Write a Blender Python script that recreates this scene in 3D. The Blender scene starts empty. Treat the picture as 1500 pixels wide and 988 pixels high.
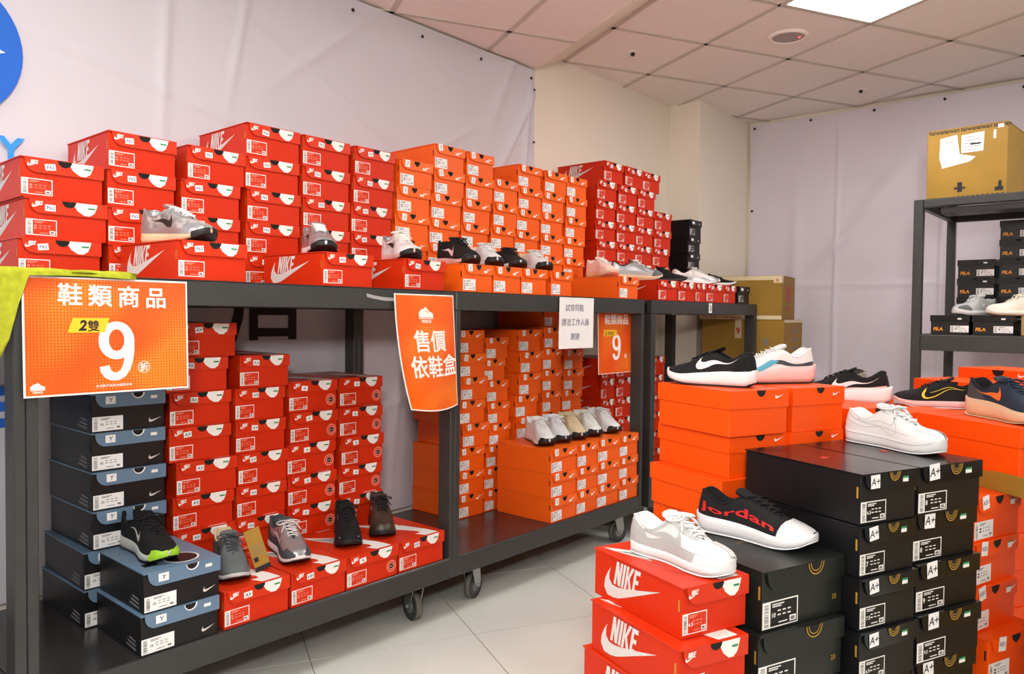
import bpy, bmesh, math, random
from mathutils import Vector, Matrix
random.seed(7)
S = bpy.context.scene
COL = S.collection

# ------------------------------------------------------------------ camera, world, lights, exposure
H_CAM = 1.1965
psi, pit, rol = math.radians(40.8057), math.radians(1.6024), math.radians(0.5924)
F0 = Vector((math.cos(psi), math.sin(psi), 0)); R0 = Vector((math.sin(psi), -math.cos(psi), 0)); U0 = Vector((0, 0, 1))
Fv = F0*math.cos(pit) - U0*math.sin(pit); Uv = U0*math.cos(pit) + F0*math.sin(pit)
Rv = R0*math.cos(rol) + Uv*math.sin(rol); Uv = Uv*math.cos(rol) - R0*math.sin(rol)
cd = bpy.data.cameras.new('camera'); cam = bpy.data.objects.new('camera', cd); COL.objects.link(cam)
cd.sensor_width = 36; cd.lens = 1116.5/1500*36; cd.clip_start = .02
cam.matrix_world = Matrix(((Rv.x, Uv.x, -Fv.x, 0), (Rv.y, Uv.y, -Fv.y, 0), (Rv.z, Uv.z, -Fv.z, H_CAM), (0, 0, 0, 1)))
S.camera = cam
S.view_settings.view_transform = 'Standard'; S.view_settings.look = 'None'
S.view_settings.gamma = 1; S.view_settings.use_curve_mapping = False
S.view_settings.exposure = 0.62
PANEL_POWER = 15.5
w = bpy.data.worlds.new('world'); S.world = w; w.use_nodes = True
w.node_tree.nodes['Background'].inputs[0].default_value = (.8, .85, 1, 1)
w.node_tree.nodes['Background'].inputs[1].default_value = .05
# added fill lamp behind the camera, aimed at the ceiling for soft frontal light
fl = bpy.data.lights.new('bounce_fill', 'AREA'); fl.energy = 34; fl.size = .25; fl.color = (1, .97, .93)
flo = bpy.data.objects.new('bounce_fill', fl); COL.objects.link(flo)
flo.location = (-.35, -.3, 1.75); flo.rotation_euler = (Vector((1.3, 1.1, 2.7))-flo.location).to_track_quat('-Z', 'Y').to_euler()

# ------------------------------------------------------------------ materials
MATS = {}
def lin(c):
    return tuple(((x/255)/12.92 if x/255 <= .04045 else (((x/255)+.055)/1.055)**2.4) for x in c)
def mat(name, c, rough=.5, metal=0, bump=0, bscale=200, spec=.5, var=0, vscale=6, coat=0, emit=None, es=1, trans=0, srgb=True):
    if name in MATS: return MATS[name]
    m = bpy.data.materials.new(name); m.use_nodes = True; nt = m.node_tree; b = nt.nodes['Principled BSDF']
    col = lin(c) if srgb else c
    b.inputs['Base Color'].default_value = (*col, 1); b.inputs['Roughness'].default_value = rough
    b.inputs['Metallic'].default_value = metal; b.inputs['Specular IOR Level'].default_value = spec
    b.inputs['Coat Weight'].default_value = coat
    if trans: b.inputs['Alpha'].default_value = 1-trans
    if emit: b.inputs['Emission Color'].default_value = (*emit, 1); b.inputs['Emission Strength'].default_value = es
    tc = nt.nodes.new('ShaderNodeTexCoord')
    if bump:
        n = nt.nodes.new('ShaderNodeTexNoise'); n.inputs['Scale'].default_value = bscale; n.inputs['Detail'].default_value = 3
        bp = nt.nodes.new('ShaderNodeBump'); bp.inputs['Strength'].default_value = bump; bp.inputs['Distance'].default_value = .002
        nt.links.new(tc.outputs['Object'], n.inputs['Vector']); nt.links.new(n.outputs['Fac'], bp.inputs['Height']); nt.links.new(bp.outputs['Normal'], b.inputs['Normal'])
    if var:
        n = nt.nodes.new('ShaderNodeTexNoise'); n.inputs['Scale'].default_value = vscale; n.inputs['Detail'].default_value = 4
        r = nt.nodes.new('ShaderNodeValToRGB'); r.color_ramp.elements[0].position = .3; r.color_ramp.elements[1].position = .7
        r.color_ramp.elements[0].color = (*[x*(1-var) for x in col], 1); r.color_ramp.elements[1].color = (*[min(1, x*(1+var*.6)) for x in col], 1)
        nt.links.new(tc.outputs['Object'], n.inputs['Vector']); nt.links.new(n.outputs['Fac'], r.inputs['Fac']); nt.links.new(r.outputs['Color'], b.inputs['Base Color'])
    MATS[name] = m; return m
red = mat('red_card', (204, 44, 8), .45, bump=.05, bscale=60, spec=.25)
redtop = mat('red_lid_card', (208, 49, 13), .38, bump=.04, bscale=60, spec=.35)
silver = mat('silver_print', (215, 208, 206), .4)
orange = mat('orange_card', (242, 97, 17), .45, bump=.05, bscale=60, spec=.35)
orangel = mat('orange_lid_card', (245, 105, 24), .42, bump=.05, bscale=60, spec=.35)
orange_b = mat('orange_card_plain', (246, 82, 6), .45, bump=.05, bscale=60, spec=.3)
black = mat('black_card', (15, 15, 17), .42, bump=.05, bscale=80, spec=.4)
blackl = mat('black_lid_card', (20, 20, 23), .2, bump=.03, bscale=80, spec=.4)
blackj = mat('black_green_card', (25, 28, 26), .42, bump=.05, bscale=80, spec=.4)
slate = mat('slate_blue_card', (98, 126, 152), .4, bump=.04, bscale=80)
white = mat('white_print', (240, 238, 234), .45)
paper = mat('white_paper', (238, 238, 238), .6, bump=.06, bscale=25)
ink = mat('black_ink', (20, 20, 24), .6)
inkgrey = mat('grey_ink', (120, 120, 124), .6)
inkblue = mat('blue_ink', (40, 50, 120), .6)
pink = mat('pale_red_print', (236, 140, 120), .5)
inkgreen = mat('green_ink', (40, 140, 90), .5)
gold = mat('gold_print', (190, 150, 50), .4, metal=.3)
hole = mat('dark_hole', (18, 12, 8), .9)
kraft = mat('kraft_card', (168, 138, 88), .7, bump=.2, bscale=40, var=.06)
kraftd = mat('dark_kraft_card', (150, 112, 44), .7, bump=.2, bscale=40, var=.08)
kraftl = mat('ochre_kraft_card', (156, 120, 36), .65, bump=.25, bscale=30, var=.1)
tapec = mat('clear_tape', (226, 208, 170), .25, spec=.6)
redink = mat('red_ink', (190, 44, 40), .5)
metal = mat('dark_grey_paint', (52, 54, 54), .42, bump=.08, bscale=90, var=.12, vscale=14, spec=.5)
deckm = mat('dark_glossy_deck', (48, 46, 46), .24, bump=.06, bscale=40, var=.15, vscale=7, spec=.6)
zinc = mat('zinc_plate', (170, 172, 172), .3, metal=.8)
rubber = mat('grey_rubber', (104, 102, 94), .6, var=.15, vscale=30)
hubm = mat('grey_plastic_hub', (128, 134, 138), .4)
tilem = mat('floor_tile_stone', (222, 226, 219), .3, bump=.05, bscale=8, var=.06, vscale=3)
groutm = mat('floor_grout', (140, 138, 130), .8)
ceilm = mat('mineral_ceiling_tile', (246, 236, 229), .9, bump=.6, bscale=160, var=.03, vscale=50)
gridm = mat('ceiling_grid_paint', (204, 194, 184), .6)
wallm = mat('cream_wall_paint', (240, 231, 216), .75, bump=.08, bscale=60, var=.02, vscale=2)
clothm = mat('lilac_banner_cloth', (206, 204, 214), .7, bump=.25, bscale=9, var=.03, vscale=1.5)
clothb = mat('grey_banner_cloth', (226, 219, 232), .75, bump=.3, bscale=6, var=.04, vscale=1.5)
bluep = mat('blue_banner_print', (8, 98, 206), .6)
bluel = mat('light_blue_banner_print', (40, 150, 235), .6)
blackp = mat('black_banner_print', (18, 12, 16), .6)
panelm = mat('lit_panel', (255, 255, 255), .5, emit=(1, .975, .94), es=PANEL_POWER)
towelm = mat('yellow_towel', (172, 178, 36), .95, bump=1, bscale=400, var=.2, vscale=60)
yellow = mat('yellow_print', (252, 190, 30), .5)
speakm = mat('speaker_grille', (170, 160, 156), .6, bump=.6, bscale=500)

def poster_mat(name, base, dot, scale, cx, cz):
    m = bpy.data.materials.new(name); m.use_nodes = True; nt = m.node_tree; b = nt.nodes['Principled BSDF']; L = nt.links.new
    b.inputs['Roughness'].default_value = .25
    tc = nt.nodes.new('ShaderNodeTexCoord')
    mp = nt.nodes.new('ShaderNodeVectorMath'); mp.operation = 'SCALE'; mp.inputs['Scale'].default_value = scale; L(tc.outputs['Object'], mp.inputs[0])
    fr = nt.nodes.new('ShaderNodeVectorMath'); fr.operation = 'FRACTION'; L(mp.outputs[0], fr.inputs[0])
    sep = nt.nodes.new('ShaderNodeSeparateXYZ'); L(fr.outputs[0], sep.inputs[0])
    cb = nt.nodes.new('ShaderNodeCombineXYZ'); L(sep.outputs[0], cb.inputs[0]); L(sep.outputs[2], cb.inputs[1])
    ds = nt.nodes.new('ShaderNodeVectorMath'); ds.operation = 'DISTANCE'; L(cb.outputs[0], ds.inputs[0]); ds.inputs[1].default_value = (.5, .5, 0)
    n = nt.nodes.new('ShaderNodeTexNoise'); n.inputs['Scale'].default_value = 4.5; n.inputs['Detail'].default_value = 1; L(tc.outputs['Object'], n.inputs['Vector'])
    mr = nt.nodes.new('ShaderNodeMapRange'); L(n.outputs['Fac'], mr.inputs[0]); mr.inputs[1].default_value = .38; mr.inputs[2].default_value = .62; mr.inputs[3].default_value = 0; mr.inputs[4].default_value = .42
    lt = nt.nodes.new('ShaderNodeMath'); lt.operation = 'LESS_THAN'; L(ds.outputs['Value'], lt.inputs[0]); L(mr.outputs[0], lt.inputs[1])
    mul = nt.nodes.new('ShaderNodeMath'); mul.operation = 'MULTIPLY'; L(lt.outputs[0], mul.inputs[0]); mul.inputs[1].default_value = .38
    n2 = nt.nodes.new('ShaderNodeTexNoise'); n2.inputs['Scale'].default_value = 2.6; n2.inputs['Detail'].default_value = 2; L(tc.outputs['Object'], n2.inputs['Vector'])
    rp = nt.nodes.new('ShaderNodeValToRGB'); rp.color_ramp.elements[0].position = .35; rp.color_ramp.elements[1].position = .68
    rp.color_ramp.elements[0].color = (*lin(base), 1); rp.color_ramp.elements[1].color = (*lin((240, 110, 24)), 1); L(n2.outputs['Fac'], rp.inputs[0])
    mx = nt.nodes.new('ShaderNodeMix'); mx.data_type = 'RGBA'; L(mul.outputs[0], mx.inputs[0]); L(rp.outputs[0], mx.inputs[6]); mx.inputs[7].default_value = (*lin(dot), 1)
    L(mx.outputs[2], b.inputs['Base Color']); MATS[name] = m; return m
posterm = poster_mat('orange_poster_print', (222, 68, 12), (255, 176, 66), 130, 0, 0)

# ------------------------------------------------------------------ mesh helpers
class MB:
    def __init__(s): s.v = []; s.f = []; s.m = []; s.mats = []; s.sm = []
    def mi(s, m):
        if m not in s.mats: s.mats.append(m)
        return s.mats.index(m)
    def face(s, pts, m, smooth=False):
        n = len(s.v); s.v += [tuple(p) for p in pts]; s.f.append(list(range(n, n+len(pts)))); s.m.append(s.mi(m)); s.sm.append(smooth)
    def mesh(s, V, Fs, m, smooth=False):
        n = len(s.v); s.v += [tuple(p) for p in V]; k = s.mi(m)
        for f in Fs: s.f.append([i+n for i in f]); s.m.append(k); s.sm.append(smooth)
    def box(s, a, b, m):
        x0, y0, z0 = a; x1, y1, z1 = b
        V = [(x0,y0,z0),(x1,y0,z0),(x1,y1,z0),(x0,y1,z0),(x0,y0,z1),(x1,y0,z1),(x1,y1,z1),(x0,y1,z1)]
        s.mesh(V, [(0,3,2,1),(4,5,6,7),(0,1,5,4),(1,2,6,5),(2,3,7,6),(3,0,4,7)], m)
    def bbox(s, a, b, m, r=.002):   # bevelled box
        bm = bmesh.new(); x0,y0,z0 = a; x1,y1,z1 = b
        bmesh.ops.create_cube(bm, size=1)
        for v in bm.verts: v.co = Vector((x0+(v.co.x+.5)*(x1-x0), y0+(v.co.y+.5)*(y1-y0), z0+(v.co.z+.5)*(z1-z0)))
        bmesh.ops.bevel(bm, geom=list(bm.edges), offset=r, segments=1, affect='EDGES')
        bm.verts.index_update(); s.mesh([v.co[:] for v in bm.verts], [[v.index for v in f.verts] for f in bm.faces], m); bm.free()
    def prism(s, poly, z0, z1, m, fr=lambda x, y, z: (x, y, z)):
        n = len(poly); V = [fr(x, y, z0) for x, y in poly]+[fr(x, y, z1) for x, y in poly]
        s.mesh(V, [list(range(n))[::-1], list(range(n, 2*n))]+[(i, (i+1) % n, n+(i+1) % n, n+i) for i in range(n)], m)
    def tube(s, pts, r, m, n=8, close=False, smooth=True, taper=None):
        pts = [Vector(p) for p in pts]; V = []; Fs = []; N = len(pts); up = Vector((0, 0, 1)); prev = None
        for i, p in enumerate(pts):
            if close: d = pts[(i+1) % N]-pts[i-1]
            else: d = pts[min(i+1, N-1)]-pts[max(i-1, 0)]
            if d.length < 1e-9: d = Vector((1, 0, 0))
            d.normalize(); a = prev if prev is not None else (up if abs(d.z) < .9 else Vector((1, 0, 0)))
            a = a-d*a.dot(d)
            if a.length < 1e-6: a = d.orthogonal()
            a.normalize(); prev = a; b = d.cross(a); rr = r*(taper(i/(N-1)) if taper else 1)
            for k in range(n): V.append(p+(a*math.cos(2*math.pi*k/n)+b*math.sin(2*math.pi*k/n))*rr)
        for i in range(N if close else N-1):
            for k in range(n):
                j = (i+1) % N; Fs.append((i*n+k, i*n+(k+1) % n, j*n+(k+1) % n, j*n+k))
        if not close: Fs += [list(range(n))[::-1], list(range((N-1)*n, N*n))]
        s.mesh(V, Fs, m, smooth)
    def cyl(s, c, ax, r, h, m, n=20, smooth=True):
        c = Vector(c); ax = Vector(ax).normalized(); s.tube([c-ax*h/2, c+ax*h/2], r, m, n, smooth=False)
    def grid(s, P, m, smooth=True, flip=False):
        nu = len(P); nv = len(P[0]); V = [p for row in P for p in row]; Fs = []
        for i in range(nu-1):
            for j in range(nv-1):
                f = (i*nv+j, i*nv+j+1, (i+1)*nv+j+1, (i+1)*nv+j); Fs.append(f[::-1] if flip else f)
        s.mesh(V, Fs, m, smooth)
    def data(s, name, weld=False):
        me = bpy.data.meshes.new(name); me.from_pydata([tuple(v) for v in s.v], [], s.f)
        for m in s.mats: me.materials.append(m)
        me.polygons.foreach_set('material_index', s.m); me.polygons.foreach_set('use_smooth', s.sm)
        if weld:
            bm = bmesh.new(); bm.from_mesh(me); bmesh.ops.remove_doubles(bm, verts=bm.verts, dist=1e-5)
            bmesh.ops.recalc_face_normals(bm, faces=bm.faces); bm.to_mesh(me); bm.free()
        me.update(); return me
    def obj(s, name, parent=None, weld=False, **k): return put(name, s.data(name, weld), parent, **k)
def put(name, me, parent=None, loc=None, rot=None, label=None):
    o = bpy.data.objects.new(name, me); COL.objects.link(o)
    if parent: o.parent = parent
    if loc: o.location = loc
    if rot: o.rotation_euler = rot
    if label: o['label'] = label
    return o
def thing(name, label, cat, loc=(0, 0, 0), rz=0, group=None):
    o = bpy.data.objects.new(name, None); COL.objects.link(o); o.empty_display_size = .05
    o.location = loc; o.rotation_euler = (0, 0, rz); tag(o, label, cat, group); return o
def tag(o, label, cat, group=None):
    o['label'] = label; o['category'] = cat
    if group: o['group'] = group
    return o
def struct(o): o['kind'] = 'structure'; return o

# text as flat geometry (list of verts, faces) in the XY plane
TXT = {}
def text_geo(s, size=1, bold=0, shear=0, align='LEFT', sp=1):
    k = (s, bold, shear, align, sp)
    if k not in TXT:
        cu = bpy.data.curves.new('lettering', 'FONT'); cu.body = s; cu.size = 1; cu.offset = bold; cu.shear = shear; cu.align_x = align; cu.space_character = sp
        cu.resolution_u = 2
        o = bpy.data.objects.new('lettering', cu); COL.objects.link(o)
        dg = bpy.context.evaluated_depsgraph_get(); dg.update(); me = bpy.data.meshes.new_from_object(o.evaluated_get(dg))
        TXT[k] = ([tuple(v.co[:2]) for v in me.vertices], [list(p.vertices) for p in me.polygons])
        bpy.data.objects.remove(o); bpy.data.curves.remove(cu); bpy.data.meshes.remove(me)
    V, Fs = TXT[k]; return [(x*size, y*size) for x, y in V], Fs
def add_text(mb, s, x, y, size, m, fr, sx=1, off=0, **k):
    V, Fs = text_geo(s, size, **k); mb.mesh([fr(x+a*sx, y+b, off) for a, b in V], Fs, m)
def cjk(mb, s, x, y, size, m, fr, bold=.0, off=0, rot=0, passes=((0, 0),)):
    V, Fs = text_geo(s, size); c, n = math.cos(rot), math.sin(rot)
    for i, (dx, dy) in enumerate(passes):   # overprinted a hair apart for heavy strokes
        mb.mesh([fr(x+a*c-b*n+dx*size, y+a*n+b*c+dy*size, off+i*.00004) for a, b in V], Fs, m)
BOLD = ((0, 0), (.035, 0), (0, .03), (.035, .03), (.018, .015))

# the tick: upper and lower edge curves, unit width
SW_U = [(.135, .40), (.10, .30), (.105, .225), (.15, .175), (.23, .165), (.36, .185), (.6, .245), (1, .36)]
SW_L = [(.135, .40), (.05, .28), (.005, .17), (.005, .08), (.05, .015), (.14, 0), (.3, .035), (1, .36)]
def resamp(P, n):
    L = [0]
    for a, b in zip(P, P[1:]): L.append(L[-1]+math.hypot(b[0]-a[0], b[1]-a[1]))
    out = []
    for i in range(n):
        t = L[-1]*i/(n-1); k = 0
        while k < len(P)-2 and L[k+1] < t: k += 1
        q = (t-L[k])/max(1e-9, L[k+1]-L[k]); out.append((P[k][0]*(1-q)+P[k+1][0]*q, P[k][1]*(1-q)+P[k+1][1]*q))
    return out
def tick(mb, x, y, wdt, m, fr, off=0, n=14, sy=1, rot=0, flip=False):
    U = resamp(SW_U, n); Lw = resamp(SW_L, n); c, s_ = math.cos(rot), math.sin(rot)
    def T(p):
        a = (1-p[0] if flip else p[0])*wdt; b = p[1]*wdt*sy
        return fr(x+a*c-b*s_, y+a*s_+b*c, off)
    mb.grid([[T(a) for a in Lw], [T(a) for a in U]], m, smooth=False)
LET = {'N': [[(0,0),(.2,0),(.2,1),(0,1)], [(.4,0),(.6,0),(.6,1),(.4,1)], [(0,1),(.22,1),(.6,0),(.38,0)]],
 'I': [[(0,0),(.21,0),(.21,1),(0,1)]],
 'K': [[(0,0),(.2,0),(.2,1),(0,1)], [(.18,.5),(.42,1),(.66,1),(.36,.5)], [(.16,.56),(.36,.56),(.66,0),(.42,0)]],
 'E': [[(0,0),(.2,0),(.2,1),(0,1)], [(.2,0),(.52,0),(.52,.19),(.2,.19)], [(.2,.41),(.46,.41),(.46,.59),(.2,.59)], [(.2,.81),(.52,.81),(.52,1),(.2,1)]]}
def word4(mb, x, y, h, m, fr, off=0, shear=.22, sx=.78):
    cx = 0
    for ch, adv in (('N', .68), ('I', .29), ('K', .70), ('E', .55)):
        for i, P in enumerate(LET[ch]): mb.face([fr(x+(cx+a)*h*sx+b*h*shear, y+b*h, off+i*.00003) for a, b in P], m)
        cx += adv

# ------------------------------------------------------------------ the setting
ang = math.radians(-26.7); g1 = Vector((math.cos(ang), math.sin(ang))); g2 = Vector((-math.sin(ang), math.cos(ang)))
def clip(poly, n, d):     # keep points with n.p <= d
    out = []
    for i in range(len(poly)):
        a, b = poly[i], poly[(i+1) % len(poly)]; da = n[0]*a[0]+n[1]*a[1]-d; db = n[0]*b[0]+n[1]*b[1]-d
        if da <= 0: out.append(a)
        if (da < 0) != (db < 0) and abs(da-db) > 1e-9:
            t = da/(da-db); out.append((a[0]+(b[0]-a[0])*t, a[1]+(b[1]-a[1])*t))
    return out
def area(p): return abs(sum(p[i][0]*p[(i+1) % len(p)][1]-p[(i+1) % len(p)][0]*p[i][1] for i in range(len(p))))/2
XW, YW = 5.91, 2.85
XM, YM = -3.5, -4.6
Z1, Z2 = 2.63, 2.76
# floor
fb = MB(); fb.box((XM, YM, -.1), (XW+.3, YW+.1, -.0015), groutm); floor = struct(fb.obj('floor'))
orig = Vector((1.785, 1.41))
def tiles(name, parent, orig, pitch, gap, z0, z1, m, planes, region):
    for i in range(-14, 15):
        for j in range(-14, 15):
            q = [orig+g1*(pitch*(i+a))+g2*(pitch*(j+b)) for a, b in ((0, 0), (1, 0), (1, 1), (0, 1))]
            c = sum(q, Vector((0, 0)))/4
            if not region(c): continue
            e = gap/2
            q = [orig+g1*(pitch*(i+a)+(e if a == 0 else -e))+g2*(pitch*(j+b)+(e if b == 0 else -e)) for a, b in ((0, 0), (1, 0), (1, 1), (0, 1))]
            P = [tuple(p) for p in q]
            for n, d in planes: P = clip(P, n, d) if P else P
            if len(P) < 3 or area(P) < .002: continue
            mb = MB(); mb.prism(P, z0, z1, m); mb.obj(name, parent)
def reg_floor(c): return -.6 < c.x < 6.3 and -.9 < c.y < 3.3
tiles('floor_tile', floor, orig, .6, .004, -.0015, 0, tilem, [((1, 0), XW), ((0, 1), YW)], reg_floor)
# walls
def slab(name, a, b, m): mb = MB(); mb.box(a, b, m); return struct(mb.obj(name))
slab('wall_left', (XM, YW, 0), (XW+.1, YW+.1, 3.1), wallm)
slab('wall_right', (XW, YM, 0), (XW+.1, YW, 3.1), wallm)
slab('wall_back', (XM, YM-.1, 0), (XW+.1, YM, 3.1), wallm)
slab('wall_near', (XM-.1, YM, 0), (XM, YW+.1, 3.1), wallm)
slab('trim_1', (5.06, 2.6, 0), (XW-.001, YW-.001, Z2), wallm)       # boxed column in the corner
# ceiling: upper field, lower field and the sloped board between
ceiling = slab('ceiling', (XM, YM, Z2+.012), (XW+.1, YW+.1, Z2+.1), gridm)
bdir = g2; bn = (g1.x, g1.y)
d_low = g1.x*3.47+g1.y*2.85; d_up = g1.x*3.745+g1.y*2.85
corig = Vector((4.568, 1.776)); 
import itertools
LIGHTS = [(-1, -1), (-1, -2), (-5, -1), (-5, -2), (-1, -5), (-1, -6), (-5, -5), (-5, -6), (-4, -9), (-4, -10), (2, -5), (2, -6)]
def ctiles(orig, z, planes, test, skip):
    for i in range(-16, 10):
        for j in range(-14, 10):
            if (i, j) in skip: continue
            q = [(orig+g1*(.6*(i+a)+(.008 if a == 0 else -.008))+g2*(.6*(j+b)+(.008 if b == 0 else -.008))) for a, b in ((0, 0), (1, 0), (1, 1), (0, 1))]
            c = sum(q, Vector((0, 0)))/4
            if not test(c): continue
            P = [tuple(p) for p in q]
            for n, d in planes: P = clip(P, n, d) if P else P
            if len(P) < 3 or area(P) < .003: continue
            mb = MB(); mb.prism(P, z-.001, z+.012, ceilm); mb.obj('ceiling_tile', ceiling)
def gridbars(orig, z, planes, name):
    mb = MB()
    for k in range(-16, 12):
        for a, b in ((g1, g2), (g2, g1)):
            c = orig+b*(.6*k); P = [c+a*-12-b*.013, c+a*12-b*.013, c+a*12+b*.013, c+a*-12+b*.013]
            P = [tuple(p) for p in P]
            for n, d in planes: P = clip(P, n, d) if P else P
            if len(P) >= 3 and area(P) > .0005: mb.prism(P, z-.006, z+.004, gridm)
    mb.obj(name, ceiling)
PL = [((1, 0), XW), ((0, 1), YW), ((-1, 0), -XM), ((0, -1), -YM)]
LF = [(-1, -1), (-1, 0)]
up_pl = PL+[((-bn[0], -bn[1]), -d_up)]; lo_pl = PL+[((bn[0], bn[1]), d_low)]
LU = [(-1, -2), (-1, -6), (1, -4), (-1, -10), (3, -10)]
ctiles(corig, Z2, up_pl, lambda c: -1 < c.x < 6.6 and -2.6 < c.y < 3.2, LU)
gridbars(corig, Z2, up_pl, 'ceiling_grid')
# far part of the upper field outside the view stays one slab (the ceiling object)
lorig = Vector((2.913, 2.555))
LL = [(-3, -4), (-6, -4), (-3, -8), (-7, -8), (-9, -4), (-6, -11)]
lowc = MB(); P = [(XM, YM), (XW, YM), (XW, YW), (XM, YW)]
P = clip(P, bn, d_low); lowc.prism(P, Z1+.012, Z2-.01, gridm); lowc.obj('lower_ceiling_board', ceiling)
ctiles(lorig, Z1, lo_pl, lambda c: c.x > -.6 and c.y > .3, LL)
gridbars(lorig, Z1, lo_pl, 'ceiling_grid')
# sloped board
def lineP(d, t): # point on line n.p=d at parameter t along g2
    return Vector((g1.x*d, g1.y*d))+g2*t
sb = MB(); t0, t1 = -8.2, 4.02
A0, A1 = lineP(d_low, t0), lineP(d_low, (YW-g1.y*d_low)/g2.y); B0, B1 = lineP(d_up, t0), lineP(d_up, (YW-g1.y*d_up)/g2.y)
sb.mesh([(*A0, Z1-.004), (*A1, Z1-.004), (*B1, Z2), (*B0, Z2), (*A0, Z1+.02), (*A1, Z1+.02), (*B1, Z2+.011), (*B0, Z2+.011)],
        [(0, 1, 2, 3), (7, 6, 5, 4), (0, 4, 5, 1), (1, 5, 6, 2), (2, 6, 7, 3), (3, 7, 4, 0)], wallm)
struct(sb.obj('trim_2'))
# ceiling lights
def panel_light(orig, i, j, z, lab, grp=None):
    c = orig+g1*(.6*(i+.5))+g2*(.6*(j+.5))
    t = thing('ceiling_light', lab, 'light', (c.x, c.y, z), ang, grp)
    f = MB()
    for a, b in (((-.3, -.3), (.3, -.278)), ((-.3, .278), (.3, .3)), ((-.3, -.278), (-.278, .278)), ((.278, -.278), (.3, .278))): f.box((a[0], a[1], -.008), (b[0], b[1], .006), gridm)
    f.obj('frame', t); d = MB(); d.box((-.279, -.279, -.003), (.279, .279, .008), panelm); d.obj('diffuser', t)
panel_light(corig, -1, -2, Z2, 'square lit ceiling panel set flush among the tiles')
for i, j in LU[1:]: panel_light(corig, i, j, Z2, 'square lit ceiling panel behind the view', 'ceiling panels out of view')
for i, j in LL: panel_light(lorig, i, j, Z1, 'square lit panel in the lower ceiling behind the view', 'lower ceiling panels out of view')
sp = thing('ceiling_speaker', 'round grey ceiling speaker with a small red light', 'speaker', (4.207, 1.638, Z2-.001), ang)
m_ = MB(); m_.tube([(math.cos(a)*.095, math.sin(a)*.095, -.004) for a in [k*math.pi/16 for k in range(32)]], .012, ceilm, 8, close=True); m_.obj('rim', sp)
m_ = MB(); m_.cyl((0, 0, -.004), (0, 0, 1), .088, .01, speakm, 32); m_.obj('grille', sp)
m_ = MB(); m_.cyl((.05, -.03, -.011), (0, 0, 1), .005, .005, mat('red_lamp', (255, 40, 40), emit=(1, .05, .05), es=4), 10); m_.obj('indicator', sp)
for p, l in (((3.891, 2.441), 'small ceiling sprinkler nearer the sloped board'), ((5.495, 1.634), 'small ceiling sprinkler nearer the right wall')):
    t = thing('sprinkler', l, 'sprinkler', (p[0], p[1], Z2-.001))
    m_ = MB(); m_.cyl((0, 0, -.003), (0, 0, 1), .032, .006, ceilm, 20); m_.obj('plate', t)
    m_ = MB(); m_.cyl((0, 0, -.012), (0, 0, 1), .012, .02, ink, 12); m_.obj('nozzle', t)

# banner cloths
def nz(x, z, s): return (math.sin(x*3.1*s+z*1.7*s+.5)+math.sin(x*1.3*s-z*2.9*s+2.1)+math.sin(x*5.7*s+z*4.1*s+1.1)*.4)/2.4
def ridge(x, z, cx, cz, a, wd, ln):
    dx, dz = x-cx, z-cz; u = dx*math.cos(a)+dz*math.sin(a); v = -dx*math.sin(a)+dz*math.cos(a)
    return math.exp(-(v/wd)**2)*math.exp(-(u/ln)**2)
def cloth(name, parent, x0, x1, z0, z1, fn, m, ridges, amp=.006, nx=340, nzz=150):
    P = []
    for i in range(nx+1):
        row = []
        for j in range(nzz+1):
            x = x0+(x1-x0)*i/nx; z = z0+(z1-z0)*j/nzz
            d = amp*nz(x, z, 1)+amp*.3*nz(x+3, z+1, 3)
            for (cx, cz, a, wd, ln, h) in ridges: d += 2*h*ridge(x, z, cx, cz, a, max(wd, .016), ln)
            row.append(fn(x, d, z))
        P.append(row)
    mb = MB(); mb.grid(P, m); return mb.obj(name, parent)
bt = thing('wall_banner', 'large creased lilac cloth banner with blue and black print', 'banner', (0, 0, 0))
rid = [(3.3, 2.25, math.radians(58), .012, .35, .012), (2.2, 2.1, math.radians(-25), .008, .5, .006), (1.6, 2.3, math.radians(80), .008, .3, .005), (3.36, 2.1, math.radians(83), .01, .5, .008),
       (2.7, 2.05, math.radians(30), .01, .3, .006), (1.35, 2.0, math.radians(-12), .006, .5, .005), (1.3, 2.2, math.radians(88), .02, .4, .006), (2.0, 2.35, math.radians(40), .02, .3, .005), (3.2, 2.5, math.radians(65), .03, .3, .006),
       (2.45, 1.1, math.radians(85), .02, .6, .006), (2.2, .7, math.radians(20), .02, .5, .006)]
cloth('cloth', bt, -1.2, 3.445, .25, Z1-.012, lambda x, d, z: (x, 2.822-d, z), clothm, rid, amp=.007)
fb_ = lambda x, z, o=0: (x, 2.8125-o, z)
pr = MB(); n = 48; pr.face([fb_(.607+.232*math.cos(2*math.pi*k/n), 2.01+.232*math.sin(2*math.pi*k/n)) for k in range(n)], bluep)
pr.face([fb_(.72, 2.04, .0005), (fb_(.79, 2.012, .0005)), fb_(.72, 1.985, .0005)], white); pr.obj('round_blue_print', bt)
pr = MB(); add_text(pr, 'SPORTY', .44, 1.672, .11, bluel, fb_, bold=.03); pr.obj('blue_lettering', bt)
pr = MB()
for z0, z1 in ((.925, .953), (.874, .905), (.822, .852)): pr.face([fb_(.3, z0), fb_(.80, z0), fb_(.80, z1), fb_(.3, z1)], bluep)
pr.obj('blue_stripes', bt)
pr = MB(); cjk(pr, '\u5e97', 1.53, 1.11, .36, blackp, fb_, passes=BOLD); pr.obj('black_character', bt)
gm = MB()
for k in range(10):
    x = 3.40-k*.42; gm.cyl((x, 2.809, Z1-.07), (0, 1, 0), .008, .004, ink, 10)
for z in (2.5, 2.2, 1.9): gm.cyl((3.43, 2.809, z), (0, 1, 0), .007, .004, ink, 10)
g_ = gm.obj('eyelet', bt); g_['kind'] = 'stuff'
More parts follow.
